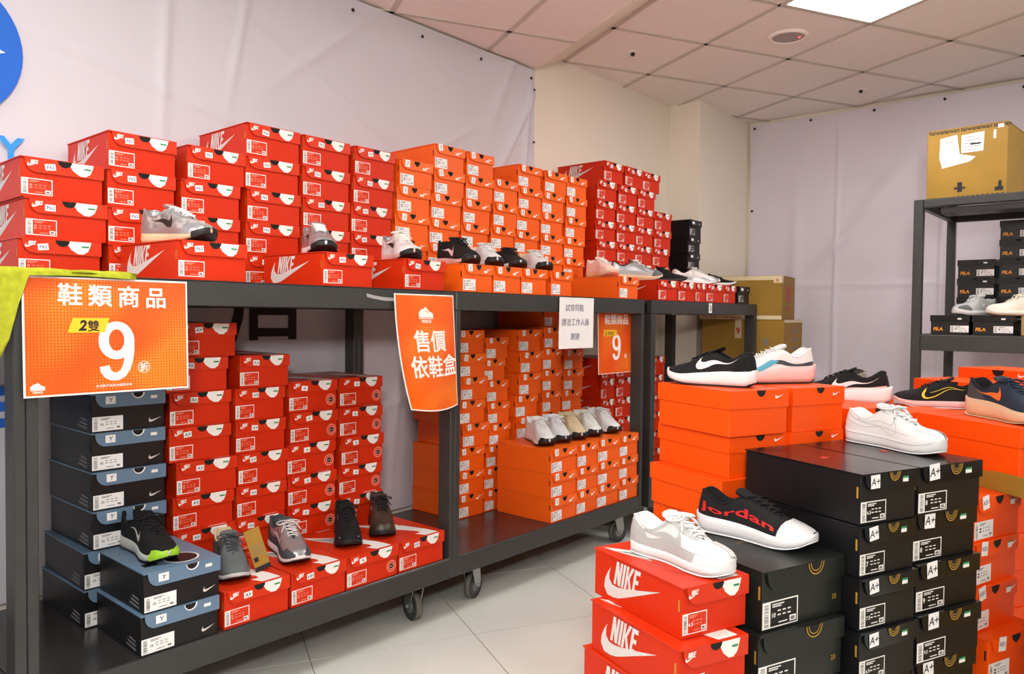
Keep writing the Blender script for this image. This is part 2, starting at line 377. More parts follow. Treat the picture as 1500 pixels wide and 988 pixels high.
bt2 = thing('side_wall_banner', 'plain grey lilac cloth hanging over the right wall', 'banner')
rid2 = [(1.9, 1.4, math.radians(90), .012, 1.2, .008), (1.2, 1.4, math.radians(90), .012, 1.2, .008), (.3, 1.4, math.radians(90), .012, 1.3, .008), (2.2, 1.2, math.radians(90), .05, .8, .015),
        (1.5, 1.45, 0, .008, 1, .005), (1.9, 1.75, math.radians(-40), .04, .3, .015), (1.6, 2.1, math.radians(-50), .06, .3, .012), (1.7, 1.0, math.radians(-55), .06, .35, .014), (2.1, .8, math.radians(30), .05, .3, .012)]
cloth('cloth', bt2, -1, 2.575, .2, Z2-.03, lambda y, d, z: (5.885-d, y, z), clothb, rid2, amp=.02)
gm = MB()
for y in (2.54, 2.1, 1.65, 1.2, .75, .3): gm.cyl((5.866, y, Z2-.06), (1, 0, 0), .01, .004, ink, 10)
for z in (2.05, 1.5, 1.1): gm.cyl((5.866, 2.55, z), (1, 0, 0), .01, .004, ink, 10)
g_ = gm.obj('eyelet', bt2); g_['kind'] = 'stuff'

# ------------------------------------------------------------------ racks
sider = mat('dark_tyre_side', (52, 52, 50), .6)
def caster(parent, x, y, rz, brake=False):
    c = bpy.data.objects.new('caster', None); COL.objects.link(c); c.parent = parent; c.location = (x, y, 0); c.rotation_euler = (0, 0, rz)
    f = MB(); f.box((-.045, -.04, .158), (.045, .04, .1675), zinc); f.cyl((0, 0, .15), (0, 0, 1), .03, .016, zinc, 16)
    for s in (-1, 1):
        f.mesh([(a, s*.021, b) for a, b in ((-.03, .145), (.035, .145), (.045, .07), (.018, .045), (-.005, .07))]+[(a, s*.024, b) for a, b in ((-.03, .145), (.035, .145), (.045, .07), (.018, .045), (-.005, .07))],
               [(0, 1, 2, 3, 4), (9, 8, 7, 6, 5)]+[(i, (i+1) % 5, 5+(i+1) % 5, 5+i) for i in range(5)], zinc)
    f.box((-.03, -.024, .14), (.035, .024, .147), zinc); f.cyl((.02, 0, .06), (0, 1, 0), .007, .062, zinc, 10)
    w_ = MB(); n = 28
    prof = [(-.014, .03), (-.0145, .05), (-.012, .058), (0, .0602), (.012, .058), (.0145, .05), (.014, .03)]
    P = [[(.02+r*math.cos(2*math.pi*k/n), yy, .0602+r*math.sin(2*math.pi*k/n)) for k in range(n+1)] for yy, r in prof]; w_.grid(P[:3], sider); w_.grid(P[2:5], rubber); w_.grid(P[4:], sider)
    hb = MB(); prof = [(-.0135, .0), (-.0135, .012), (-.009, .014), (-.009, .032), (-.0142, .037), (-.0142, .043), (.0142, .043), (.0142, .037), (.009, .032), (.009, .014), (.0135, .012), (.0135, 0)]
    P = [[(.02+r*math.cos(2*math.pi*k/n), yy, .0602+r*math.sin(2*math.pi*k/n)) for k in range(n+1)] for yy, r in prof]; hb.grid(P, hubm, smooth=False)
    put('fork', f.data('fork'), c); put('tyre', w_.data('tyre', True), c); put('hub', hb.data('hub', True), c)
def rack(x0, x1, lab, casters, y0=2.1, y1=2.77, pw=.0265, post_l=True, post_r=True, tag3=False):
    t = thing('display_rack', lab, 'rack', (x0, y0, 0)); L = x1-x0; D = y1-y0
    for px in ([0] if post_l else [])+([L-pw] if post_r else []):
        for py in (0, D-.066):
            mb = MB(); mb.bbox((px, py, .168), (px+pw, py+.066, 1.2145), metal, .0025); mb.obj('post', t)
    for z0, z1 in ((.168, .247), (1.215, 1.286)):
        for py in (-.001, D-.034):
            a = pw if z0 < 1 else 0; b = L-pw if z0 < 1 else L
            mb = MB(); mb.bbox((a, py, z0), (b, py+.035, z1), metal, .003); mb.obj('beam', t)
        for px in (0, L-.03):
            mb = MB(); mb.bbox((px+(pw if z0 < 1 and px == 0 else 0), .067, z0), (px+.03-(pw if z0 < 1 and px > 0 else 0), D-.067, z1-.004), metal, .002); mb.obj('side_rail', t)
        mb = MB(); mb.bbox((.001, .0, z1+.0002), (L-.001, D, z1+.003), deckm, .001); mb.obj('deck', t)
    for z in (.255, .5): pass
    for cx, cy, rz in casters: caster(t, cx-x0, cy-y0, rz)
    return t
r1 = rack(.6275, 2.0995, 'long dark grey rack under the biggest orange poster', [(.9, 2.2, .2), (1.985, 2.2, math.radians(78)), (.9, 2.66, 0), (1.98, 2.66, .4)])
r2 = rack(2.1005, 3.5, 'dark grey rack holding orange boxes, handwritten note on its beam', [(2.3, 2.2, math.radians(15)), (3.4, 2.2, math.radians(-10)), (2.3, 2.66, 0), (3.4, 2.66, .3)])
r3 = rack(3.575, 4.945, 'short dark grey rack at the corner with small white tag', [(3.66, 2.2, math.radians(12)), (4.8, 2.2, .2), (3.7, 2.66, 0), (4.8, 2.66, .3)], pw=.045)
r0 = rack(-.8, .6265, 'dark grey rack at the left edge, partly under the yellow towel', [(-.6, 2.2, 0), (.45, 2.2, .3), (-.6, 2.66, .3), (.45, 2.66, 0)])
DECK = .2502; TOP = 1.2892
# yellow towel
P = []
prof = [(0, 1.2915, .30), (0, 1.2925, .15), (0, 1.2925, .03)]
mb = MB(); rows = []
for i in range(25):
    x = .38+.5*i/24; row = []
    for j in range(22):
        s = j/21*.42
        if s < .16: y, z = 2.24-s, 1.2935+.004*abs(math.sin(x*38+j))
        else:
            hang = (s-.16)*(1.0 if x < .575 else (.05 if x > .625 else 1-(x-.575)*19)); hang *= .75+.12*math.sin(x*23)
            y, z = 2.082-.006*math.sin(x*40), 1.293-hang
        row.append((x, y, z))
    rows.append(row)
mb.grid(rows, towelm); tw = mb.obj('towel'); md = tw.modifiers.new('s', 'SOLIDIFY'); md.thickness = .005; md.offset = 1
tag(tw, 'bright yellow towel draped over the left end of the racks', 'towel')

# ------------------------------------------------------------------ shoe boxes
BOXM = {}
def flap(mb, W, H, fh, m, th=.0022, left=True, right=False, rr=.5):
    # hinged front flap in the front plane, lower corner rounded
    x0, x1 = -W/2+(.012 if left else 0), W/2-(.012 if right else 0); zt = H-.0005; zb = H-fh; P = []
    R = fh*.8
    P.append((x1, zt)) 
    if right: P += [(x1-R*.9+R*.9*math.cos(a), zb+R-R*math.sin(a)) for a in [k*math.pi/12 for k in range(7)]]
    else: P.append((x1, zb))
    if left: P += [(x0+R*.9-R*.9*math.sin(a), zb+R-R*math.cos(a)) for a in [k*math.pi/12 for k in range(7)]]
    else: P.append((x0, zb))
    P.append((x0, zt))
    mb.prism(P[::-1], -.0035, -.0035-th, m, lambda x, y, z: (x, z, y))
def disc(mb, cx, cz, r, m, fr, off=0, a0=math.pi, a1=2*math.pi, n=14, sz=1):
    mb.face([fr(cx+r*math.cos(a0+(a1-a0)*k/n), cz+sz*r*math.sin(a0+(a1-a0)*k/n), off) for k in range(n+1)], m)
def rect(mb, x0, z0, x1, z1, m, fr, off=0): mb.face([fr(x0, z0, off), fr(x1, z0, off), fr(x1, z1, off), fr(x0, z1, off)], m)
def sticker(kind, wl, hl, size=None, fine=False):
    k = ('lab', kind, round(wl, 3), round(hl, 3), size)
    if k in BOXM: return BOXM[k]
    fr = lambda x, z, o=0: (x, -o, z); rnd = random.Random(str(k)); mb = MB()
    panel, txt, edge = {'red': (redtop, pink, white), 'white': (paper, inkgrey, paper), 'black': (black, white, white), 'tan': (kraft, ink, kraft)}[kind]
    rect(mb, 0, 0, wl, hl, edge, fr)
    if kind != 'white': rect(mb, wl*.22, hl*.05, wl*.97, hl*.95, panel, fr, .0002)
    z = hl*.08
    while z < hl*.9:      # bar code
        h = rnd.uniform(.006, .02)*hl*1.6; rect(mb, wl*.05, z, wl*.17, min(z+h, hl*.93), ink if kind != 'tan' else inkgrey, fr, .0003); z += h+rnd.uniform(.012, .05)*hl
    for zz, x0, x1 in ((.84, .27, .6), (.76, .27, .52), (.14, .45, .7)): rect(mb, wl*x0, hl*zz, wl*x1, hl*(zz+.045), txt, fr, .0003)
    for zz in (.58, .42):
        for x0 in (.42, .56, .7): rect(mb, wl*x0, hl*zz, wl*(x0+.09), hl*(zz+.05), txt, fr, .0003)
    if size: add_text(mb, size, wl*.24, hl*.38, hl*(.34 if len(size) < 2 else .24), ink if kind == 'white' else white, fr, off=.0004, bold=.02)
    else:
        for zz in (.54, .38): rect(mb, wl*.26, hl*zz, wl*.35, hl*(zz+.1), ink if kind == 'white' else txt, fr, .0003)
    rect(mb, wl*.76, hl*.1, wl*.94, hl*.32, white, fr, .0004)
    rect(mb, wl*.79, hl*.14, wl*.9, hl*.27, inkgrey, fr, .0005)
    BOXM[k] = mb.data('label'); return BOXM[k]
def price(txt, c='blue', s=.03, h=None):
    k = ('price', txt, c, s)
    if k in BOXM: return BOXM[k]
    h = h or s*.62; mb = MB(); fr = lambda x, z, o=0: (x, -o, z); rect(mb, 0, 0, s, h, paper, fr)
    col = inkblue if c == 'blue' else ink
    q_ = min(h*.8, s/(.66*len(txt))); add_text(mb, txt, s*.5, h*.5-q_*.34, q_, col, fr, off=.0003, align='CENTER', shear=.15, bold=.01)
    BOXM[k] = mb.data('price_sticker'); return BOXM[k]

def parts_for(kind, W, L, H):
    """list of (part name, mesh, label) of one kind and size of box, base centre front at origin"""
    k = ('box', kind, round(W, 4), round(L, 4), round(H, 4))
    if k in BOXM: return BOXM[k]
    out = []; ff = lambda x, z, o=0: (x, -.0062-o, z); fbody = lambda x, z, o=0: (x, -o-.0002, z)
    fs = lambda u, v, o=0: (-W/2+.0024-o, L-u, v); ft = lambda x, y, o=0: (x, y, H+.0002+o)
    colr = {'red': red, 'redplain': red, 'orange': orange, 'blue': black, 'aplus': black, 'j23': blackj, 'orange2': orange_b, 'kb': orange_b, 'fila': black, 'smallblack': black, 'ring': red}[kind]
    lidc = {'red': redtop, 'redplain': redtop, 'orange': orangel, 'blue': slate, 'aplus': blackl, 'j23': blackj, 'orange2': orange_b, 'kb': orange_b, 'fila': blackl, 'smallblack': blackl, 'ring': redtop}[kind]
    b = MB()
    if kind in ('orange2', 'fila'):
        b.bbox((-W/2+.0035, .0035, 0), (W/2-.0035, L-.0035, H-.0045), colr, .0012); out.append(('body', b, None))
        l = MB(); lh = H*(.40 if kind == 'orange2' else .33); t = .0022
        l.box((-W/2, 0, H-.003), (W/2, L, H), lidc)
        for a, c in (((-W/2, 0), (W/2, t)), ((-W/2, L-t), (W/2, L)), ((-W/2, t), (-W/2+t, L-t)), ((W/2-t, t), (W/2, L-t))): l.box((a[0], a[1], H-lh), (c[0], c[1], H-.003), lidc)
        out.append(('lid', l, None))
    else:
        b.bbox((-W/2+.0025, 0, 0), (W/2-.0025, L-.002, H-.0035), colr, .0012)
        b.face([fs(L-.011, H*.52, .0003), fs(L-.006, H*.52, .0003), fs(L-.006, H*.74, .0003), fs(L-.011, H*.74, .0003)], gold if kind in ('red', 'ring', 'aplus', 'j23') else hole)
        out.append(('body', b, None))
        l = MB(); l.box((-W/2, -.0055, H-.0033), (W/2, L, H), lidc); fh = H*(.37 if kind in ('red', 'ring', 'redplain') else .36)
        flap(l, W, H, fh, lidc); out.append(('lid', l, None))
    # front decoration
    if kind in ('red', 'ring', 'redplain'):
        fh = H*.37; m = MB(); disc(m, W*.02, H-.002, W*.085, hole, ff, .0004, sz=.95); m2 = MB()
        pts = [(W*.08, H-.0025), (W*.085, H-.014), (W*.12, H-fh*.62), (W*.2, H-fh*.9), (W*.27, H-fh*.92), (W*.33, H-fh*.7), (W*.36, H-fh*.3), (W*.37, H-.0025)]
        m2.face([ff(*p, .0002) for p in pts], white); rect(m2, W*.25, H-fh*.45, W*.34, H-fh*.33, inkgreen, ff, .0005)
        lg = MB(); tick(lg, -W*.42, H-fh*.62, W*.13, white, ff, .0003, sy=1.1); word4(lg, -W*.385, H-fh*.45, fh*.26, white, ff, .0004)
        out += [('finger_hole', m, 'dark half round finger hole'), ('white_print', m2, 'white half round print on the flap'), ('flap_logo', lg, 'small white tick and word')]
        if kind == 'ring':
            r = MB(); cx, cz, R = W*.37, H*.33, H*.19
            for ra, rb in ((.8, 1), (.45, .62)):
                for q in range(20):
                    a, c = 2*math.pi*q/20, 2*math.pi*(q+1)/20
                    r.face([fbody(cx+R*ra*math.cos(a), cz+R*ra*math.sin(a), .0003), fbody(cx+R*rb*math.cos(a), cz+R*rb*math.sin(a), .0003), fbody(cx+R*rb*math.cos(c), cz+R*rb*math.sin(c), .0003), fbody(cx+R*ra*math.cos(c), cz+R*ra*math.sin(c), .0003)], pink)
            disc(r, cx, cz, R*.42, ink, fbody, .0004, 0, 2*math.pi, 18); tick(r, cx-R*.28, cz-R*.1, R*.56, white, fbody, .0006)
            out.append(('round_badge', r, 'round pale badge with a dark centre'))
        sd = MB(); tick(sd, L*.13, H*.10, L*.66, silver, fs, .0004, sy=.86, rot=.02); word4(sd, L*.25, H*.42, H*.5, silver, fs, .0008, sx=.72); out.append(('side_logo', sd, 'silver word and tick on the long side'))
        tp = MB()   # big white tick over the lid
        for q in range(4):
            y0 = L*(.30+.13*q); xa = -W*.30+W*.17*q*.2
            tp.face([ft(-W*.42+q*W*.03, L*.95-q*L*.05, .0003), ft(-W*.16+q*W*.10, L*.42+q*L*.05, .0003), ft(-W*.12+q*W*.10, L*.45+q*L*.05, .0003)], white)
        tp.face([ft(-W*.15, L*.42, .0003), ft(W*.08, L*.0, .0003), ft(W*.37, L*.0, .0003), ft(W*.34, L*.2, .0003), ft(W*.2, L*.52, .0003), ft(-W*.40, L*.97, .0003), ft(W*.1, L*.5, .0003)][:6], white)
        tp.face([ft(-W*.28, L*.3, .0006), ft(-W*.02, L*.13, .0006), ft(W*.12, L*.12, .0006), ft(W*.14, L*.2, .0006), ft(W*.05, L*.32, .0006), ft(-W*.18, L*.58, .0006)], redtop)
        out.append(('top_print', tp, 'large white print across the lid'))
    if kind == 'orange':
        fh = H*.36; m = MB(); m.face([ff(x, z, .0004) for x, z in ((-W*.09, H-.002), (-W*.07, H-fh*.35), (0, H-fh*.62), (W*.07, H-fh*.35), (W*.09, H-.002))], hole); out.append(('finger_hole', m, 'dark pointed finger hole'))
        lg = MB(); tick(lg, W*.27, H-fh*.62, W*.17, white, ff, .0003); rect(lg, W*.17, H-fh*.82, W*.28, H-fh*.6, white, ff, .0004); out.append(('flap_logo', lg, 'small white tick beside a white tag'))
    if kind == 'kb':
        fh = H*.36; m = MB(); m.face([ff(x, z, .0004) for x, z in ((-W*.09, H-.002), (-W*.07, H-fh*.35), (0, H-fh*.6), (W*.07, H-fh*.35), (W*.09, H-.002))], hole); out.append(('finger_hole', m, None))
        lg = MB(); tick(lg, W*.32, H-fh*.62, W*.15, white, ff, .0003); rect(lg, W*.24, H-fh*.75, W*.34, H-fh*.4, white, ff, .0004); rect(lg, W*.24, H-fh*.42, W*.34, H-fh*.33, inkgreen, ff, .0006); out.append(('flap_logo', lg, None))
    if kind == 'blue':
        fh = H*.36; m = MB(); disc(m, W*.12, H-.0015, W*.085, white, ff, .0002); disc(m, W*.115, H-.0015, W*.07, hole, ff, .0004); out.append(('finger_hole', m, None))
        lg = MB(); tick(lg, W*.27, H*.16, W*.18, silver, fbody, .0003); out.append(('tick_logo', lg, 'thin silver tick'))
        g = MB(); rect(g, W*.29, H-fh*.55, W*.38, H-fh*.33, white, ff, .0004); out.append(('tag', g, None))
        tp = MB(); 
        cc = []
        for q in range(24):
            a, c = 2*math.pi*q/24, 2*math.pi*(q+1)/24
            tp.face([ft(W*.12+.045*math.cos(a), L*.22+.045*math.sin(a), .0003), ft(W*.12+.05*math.cos(a), L*.22+.05*math.sin(a), .0003), ft(W*.12+.05*math.cos(c), L*.22+.05*math.sin(c), .0003), ft(W*.12+.045*math.cos(c), L*.22+.045*math.sin(c), .0003)], white)
        tp.face([ft(W*.12+.044*math.cos(2*math.pi*q/24), L*.22+.044*math.sin(2*math.pi*q/24), .0004) for q in range(24)], black)
        rect(tp, -W*.38, L*.16, -W*.2, L*.26, black, ft, .0003)
        for q in range(3): rect(tp, -W*.4, L*(.4+q*.05), -W*.12, L*(.415+q*.05), inkgrey, ft, .0003)
        out.append(('top_print', tp, None))
        sd = MB()
        for q in range(3): sd.face([fs(L*(.7+.03*q), H*(.12+.1*q), .0003), fs(L*(.9), H*(.08+.1*q), .0003), fs(L*.9, H*(.13+.1*q), .0003), fs(L*(.7+.03*q), H*(.17+.1*q), .0003)], inkgrey)
        out.append(('side_print', sd, None))
    if kind == 'aplus':
        fh = H*.36; m = MB()
        for q, c in ((.098, gold), (.088, hole), (.075, gold), (.066, hole), (.052, gold), (.045, hole)): disc(m, W*.05+q*W*.1, H-.0015, W*q, c, ff, .0002+.0003*(1-q)*5, sz=1.1)
        out.append(('finger_hole', m, 'finger hole edged with gold card layers'))
        g = MB(); rect(g, W*.21, H-fh*.66, W*.31, H-fh*.45, white, ff, .0004); rect(g, W*.21, H-fh*.46, W*.31, H-fh*.34, inkgreen, ff, .0006); out.append(('tag', g, 'small green and white tag'))
        tp = MB()
        word4(tp, -.012, L*.5, .012, redtop, ft, .0004); tick(tp, -.022, L*.47, .05, redtop, ft, .0003); out.append(('top_print', tp, 'small red mark on the lid'))
    if kind == 'j23':
        m = MB()
        for q, c in ((.098, gold), (.088, hole), (.07, gold), (.062, hole)): disc(m, W*.12, H-.0015, W*q, c, ff, .0002+.0003*(1-q)*5, sz=1.05)
        out.append(('finger_hole', m, 'finger hole edged with gold card layers'))
        g = MB(); add_text(g, '23', W*.36, H*.26, H*.12, gold, fbody, off=.0004, bold=.02); out.append(('gold_number', g, 'gold number 23'))
        tp = MB(); rect(tp, -.03, L*.5, .03, L*.505, gold, ft, .0003); rect(tp, -.02, L*.52, .035, L*.525, gold, ft, .0003); out.append(('top_print', tp, 'thin gold print on the lid'))
    if kind == 'orange2':
        fl_ = lambda x, z, o=0: (x, -.0002-o, z)
        m = MB(); disc(m, W*.02, H-.001, W*.075, hole, fl_, .0003, sz=1.05); out.append(('finger_hole', m, None))
        lg = MB(); tick(lg, W*.26, H-H*.2, W*.15, white, fl_, .0003); out.append(('flap_logo', lg, 'small white tick'))
    if kind == 'fila':
        fl_ = lambda x, z, o=0: (x, -.0002-o+.0035, z); lg = MB(); add_text(lg, 'FILA', -W*.42, H*.2, H*.24, mat('amber_print', (250, 160, 20), .5), fl_, off=.0006, bold=.03, shear=.1); out.append(('lettering', lg, 'amber lettering'))
        g = MB(); rect(g, W*.2, H*.78, W*.3, H*.86, white, lambda x, z, o=0: (x, -.0002-o, z), .0003); out.append(('tag', g, None))
        m = MB(); disc(m, -.0, H-.001, W*.06, hole, lambda x, z, o=0: (x, -.0002-o, z), .0003); out.append(('finger_hole', m, None))
    if kind == 'smallblack':
        g = MB(); rect(g, -W*.3, H*.75, -W*.1, H*.9, white, ff, .0003); disc(g, W*.3, H*.8, .005, white, ff, .0003, 0, 6.28); out.append(('tag', g, None))
    out = [(n_, m_.data(n_), lb) for n_, m_, lb in out]; BOXM[k] = out; return out
DESC = {'red': 'red', 'ring': 'red', 'redplain': 'red', 'orange': 'orange', 'blue': 'black and slate-blue', 'aplus': 'black', 'j23': 'black', 'orange2': 'plain orange', 'kb': 'orange', 'fila': 'black', 'smallblack': 'small black'}
def shoebox(kind, x, y, z, rz, W, L, H, label, group=None, st=None, size=None, front_left=False):
    """x,y = front-left base corner if front_left else centre of front base edge"""
    if front_left: x, y = x+W/2*math.cos(rz), y+W/2*math.sin(rz)
    t = thing('shoe_box', label, 'shoe box', (x, y, z), rz, group)
    for n_, me, lb in parts_for(kind, W, L, H): put(n_, me, t, label=lb)
    if kind in ('red', 'ring', 'redplain'):
        put('label', sticker('red', W*.36, H*.40, size), t, (-W/2+.004, -.0006, H*.08))
        if st: put('price_sticker', price(st, 'blue' if st == 'P62' else 'k', W*.125, H*.16), t, (-W*.23+random.uniform(-.01, .012), -.0072, H*.70), (0, random.uniform(-.15, .15), 0))
    elif kind in ('orange', 'kb'):
        put('label', sticker('white', W*.40, H*.40, size), t, (-W/2+.004, -.0006, H*.06))
        put('price_sticker', price(st or 'KB1', 'blue', W*.14, W*.16), t, (-W*.36+random.uniform(-.004, .006), -.0072, H*.72), (0, random.uniform(-.2, .2), 0))
    elif kind == 'blue':
        put('label', sticker('white', W*.40, H*.37, '10'), t, (-W/2+.004, -.0006, H*.04)); put('price_sticker', price('Y', 'blue', W*.13, H*.2), t, (-W*.32, -.0072, H*.73))
    elif kind == 'aplus':
        put('label', sticker('black', W*.44, H*.40, size or '7'), t, (-W/2+.003, -.0006, H*.05)); put('price_sticker', price('A+', 'k', W*.16, W*.16), t, (-W*.36, -.0072, H*.70), (0, random.uniform(-.12, .05), 0))
    elif kind == 'j23': put('label', sticker('black', W*.42, H*.44, size or '10'), t, (-W/2+.003, -.0006, H*.04))
    elif kind == 'fila': put('label', sticker('white', W*.46, H*.34), t, (W*.02, .0025, H*.12))
    elif kind == 'smallblack': put('label', sticker('black', W*.4, H*.34), t, (-W*.42, -.0006, H*.12))
    return t
ORD = ['top', 'second from top', 'third from top', 'fourth from top', 'fifth from top', 'sixth from top', 'seventh from top', 'eighth from top', 'ninth from top', 'tenth from top']
NTH = ['first', 'second', 'third', 'fourth', 'fifth', 'sixth', 'seventh', 'eighth', 'ninth', 'tenth', 'eleventh', 'twelfth', 'thirteenth', 'fourteenth', 'fifteenth', 'sixteenth', 'seventeenth', 'eighteenth']
def stack(kind, xs, y, z0, n, W, L, H, where, st=None, group=None, jit=.004):
    """a straight pile; xs = left edges from the top box down"""
    for i in range(n):
        x = xs[i] if i < len(xs) else xs[-1]+random.uniform(-jit, jit)
        dy = random.uniform(-jit, jit)*1.2; rz = math.radians(random.uniform(-.8, .8))
        k = kind[i] if isinstance(kind, (list, tuple)) else kind
        shoebox(k, x+W/2, y+dy, z0+(n-1-i)*(H+.0006), rz, W, L, H, f"{DESC[k]} shoe box, {ORD[i]} in {where}" if n > 1 else f"{DESC[k]} shoe box alone in {where}", group, st)

# upper shelf: back piles
U = [('red', [.723, .734, .715], 3, .222, 'P62'), ('red', [.958, .955, .958, .958], 4, .212, 'P62'), ('red', [1.205, 1.185, 1.185, 1.19], 4, .208, 'P62'),
     ('red', [1.416, 1.414, 1.42, 1.414, 1.415], 5, .217, 'P62'), ('red', [1.646, 1.646, 1.648, 1.645], 5, .215, 'P62'), ('red', [1.885, 1.88, 1.872, 1.872], 5, .205, 'P62'),
     ('orange', [2.117, 2.107, 2.098, 2.094], 5, .187, '1'), ('orange', [2.317, 2.318, 2.302, 2.29, 2.286], 6, .185, '1'), ('orange', [2.519, 2.518, 2.501, 2.486, 2.486], 6, .183, '1'),
     ('orange', [2.709, 2.705, 2.688, 2.68], 5, .172, '1'), ('orange', [2.886, 2.892, 2.876, 2.866], 6, .183, '1'), ('orange', [3.097, 3.079, 3.067, 3.069, 3.07], 6, .187, '1'),
     ('orange', [3.289, 3.284, 3.282, 3.269, 3.267], 6, .182, '1'),
     ('redplain', [3.64, 3.571, 3.561, 3.564, 3.579, 3.58], 7, .2, 'PX'), ('redplain', [3.856, 3.795, 3.779, 3.778, 3.781], 7, .205, 'PX'), ('redplain', [4.062, 4.01, 4.0, 3.985, 3.985], 7, .2, 'PX'),
     ('redplain', [4.207, 4.204, 4.188], 5, .205, 'PX'), ('smallblack', [4.66, 4.65, 4.645], 5, .17, None)]
for i, (k, xs, n, W, st) in enumerate(U):
    W = min(W, .6); H = {'red': .1145, 'orange': .1095 if n == 6 else .112, 'redplain': .1135, 'smallblack': .113}[k]
    stack(k, xs, 2.462, TOP, n, W, .335 if i > 2 else .32, H, f'{NTH[i]} pile from left on the upper shelves', st, 'piles on the upper shelves', jit=.002)
# upper shelf: front row
FR = [('red', 1.003, .218, 'P62', .34), ('red', 1.487, .215, 'P62', .335), ('red', 1.84, .21, 'P62', .335), ('orange', 2.143, .178, '1', .33), ('orange', 2.326, .172, '1', .33), ('orange', 2.504, .172, '1', .33), ('orange', 2.709, .16, '1', .33),
      ('orange', 3.263, .195, '1', .33), ('redplain', 3.659, .212, 'PX', .33), ('redplain', 3.88, .2, 'PX', .33), ('redplain', 4.085, .13, 'PX', .33), ('redplain', 4.225, .225, 'PX', .33), ('redplain', 4.458, .17, 'PX', .33), ('smallblack', 4.665, .175, None, .3)]
for i, (k, x, W, st, L) in enumerate(FR):
    rz = math.radians({0: 3, 1: 2.5, 2: 2, 7: 3}.get(i, random.uniform(-.6, .8)))
    shoebox(k, x+W/2, 2.112, TOP, rz, W, L, .112, f"{DESC[k]} shoe box, {NTH[i]} from left in the upper shelf's front row", 'front row on the upper shelves', st)
# lower deck of the first rack
L1 = [('blue', [.893, .89, .889, .889], 4, .222, .46+.02, 2.405, .118, .35, None), ]
stack('blue', [.893, .889, .889, .889, .889], 2.412, .482, 5, .22, .34, .1165, 'pile behind the yellow-green-toed shoe')
stack('blue', [.868, .868], 2.416, DECK, 2, .222, .34, .1145, 'base under the black pile', group='base of the black pile')
shoebox('blue', .905+.1125, 2.106, .3655, 0, .222, .30, .1145, 'upper black and slate-blue shoe box at front, dark running shoe on it')
shoebox('blue', .899+.1125, 2.106, DECK, 0, .227, .30, .1145, 'lower black and slate-blue shoe box at front, touching the left rack deck')
stack('red', [1.15, 1.118, 1.131, 1.129, 1.151, 1.14, 1.139, 1.14], 2.43, DECK, 8, .213, .33, .1135, 'first red pile, left rack lower deck', 'AX')
stack('red', [1.373, 1.355, 1.359, 1.369, 1.362, 1.352, 1.36], 2.43, DECK, 7, .195, .33, .1135, 'second red pile, left rack lower deck', 'AX')
stack('ring', [1.569, 1.572, 1.562, 1.565, 1.568, 1.57], 2.43, DECK, 6, .212, .33, .1155, 'third red pile, left rack lower deck', 'A')
stack('ring', [1.796, 1.792, 1.802, 1.796, 1.796, 1.79], 2.43, DECK, 6, .208, .33, .1155, 'fourth red pile, left rack lower deck', 'A')
for x, W, k, st, l in ((1.142, .222, 'red', 'AX', 'red shoe box under the grey shoe with a kraft hang tag'), (1.371, .214, 'red', 'KB5', 'red shoe box under the grey and silver running shoe'),
                       (1.588, .228, 'ring', 'A', 'red shoe box with round badge under the plain black knit shoe'), (1.822, .225, 'red', 'KB7', 'red shoe box at the right end of the left rack, under dark brown shoe')):
    shoebox(k, x+W/2, 2.108, DECK, 0, W, .31, .1145, l, None, st)
# lower deck of the second rack
stack('orange', [2.478, 2.483, 2.505, 2.486, 2.516, 2.482, 2.483, 2.481], 2.47, DECK, 8, .18, .31, .1090, 'first orange pile, middle rack lower deck', '1')
stack('orange', [2.678, 2.664, 2.69, 2.69, 2.70, 2.684, 2.67, 2.671], 2.475, DECK, 8, .155, .31, .1045, 'second orange pile, middle rack lower deck', '1')
stack('orange', [2.886, 2.902, 2.890, 2.868, 2.883, 2.88], 2.45, DECK, 8, .172, .33, .109, 'third orange pile, middle rack lower deck', '1')
stack('orange', [3.095, 3.09, 3.077, 3.078, 3.08, 3.067, 3.085], 2.45, DECK, 9, .162, .33, .1105, 'fourth orange pile, middle rack lower deck', '1')
stack('orange', [3.262, 3.262, 3.262, 3.258, 3.277], 2.45, DECK, 8, .174, .33, .109, 'fifth orange pile, middle rack lower deck', '1')
for c, (x, W) in enumerate(((2.727, .196), (2.926, .168), (3.097, .194), (3.294, .176))):
    for r in range(3):
        shoebox('orange', x+W/2+random.uniform(-.003, .003), 2.112, DECK+r*.1126, 0, W, .33, .112, f"orange shoe box, {['bottom', 'middle', 'top'][r]} layer, {NTH[c]} column of the front block", 'front block on the middle rack', '1')
# lower deck of the third rack: red piles seen through the frames
stack('redplain', [3.624], 2.45, DECK, 6, .14, .31, .117, 'first red pile, corner rack lower deck', 'PX')
stack('redplain', [3.775], 2.45, DECK, 6, .19, .31, .117, 'second red pile, corner rack lower deck', 'PX')
stack('redplain', [3.972], 2.45, DECK, 5, .175, .31, .117, 'third red pile, corner rack lower deck', 'PX')
stack('redplain', [4.152], 2.45, DECK, 6, .175, .31, .116, 'fourth red pile, corner rack lower deck', 'PX')
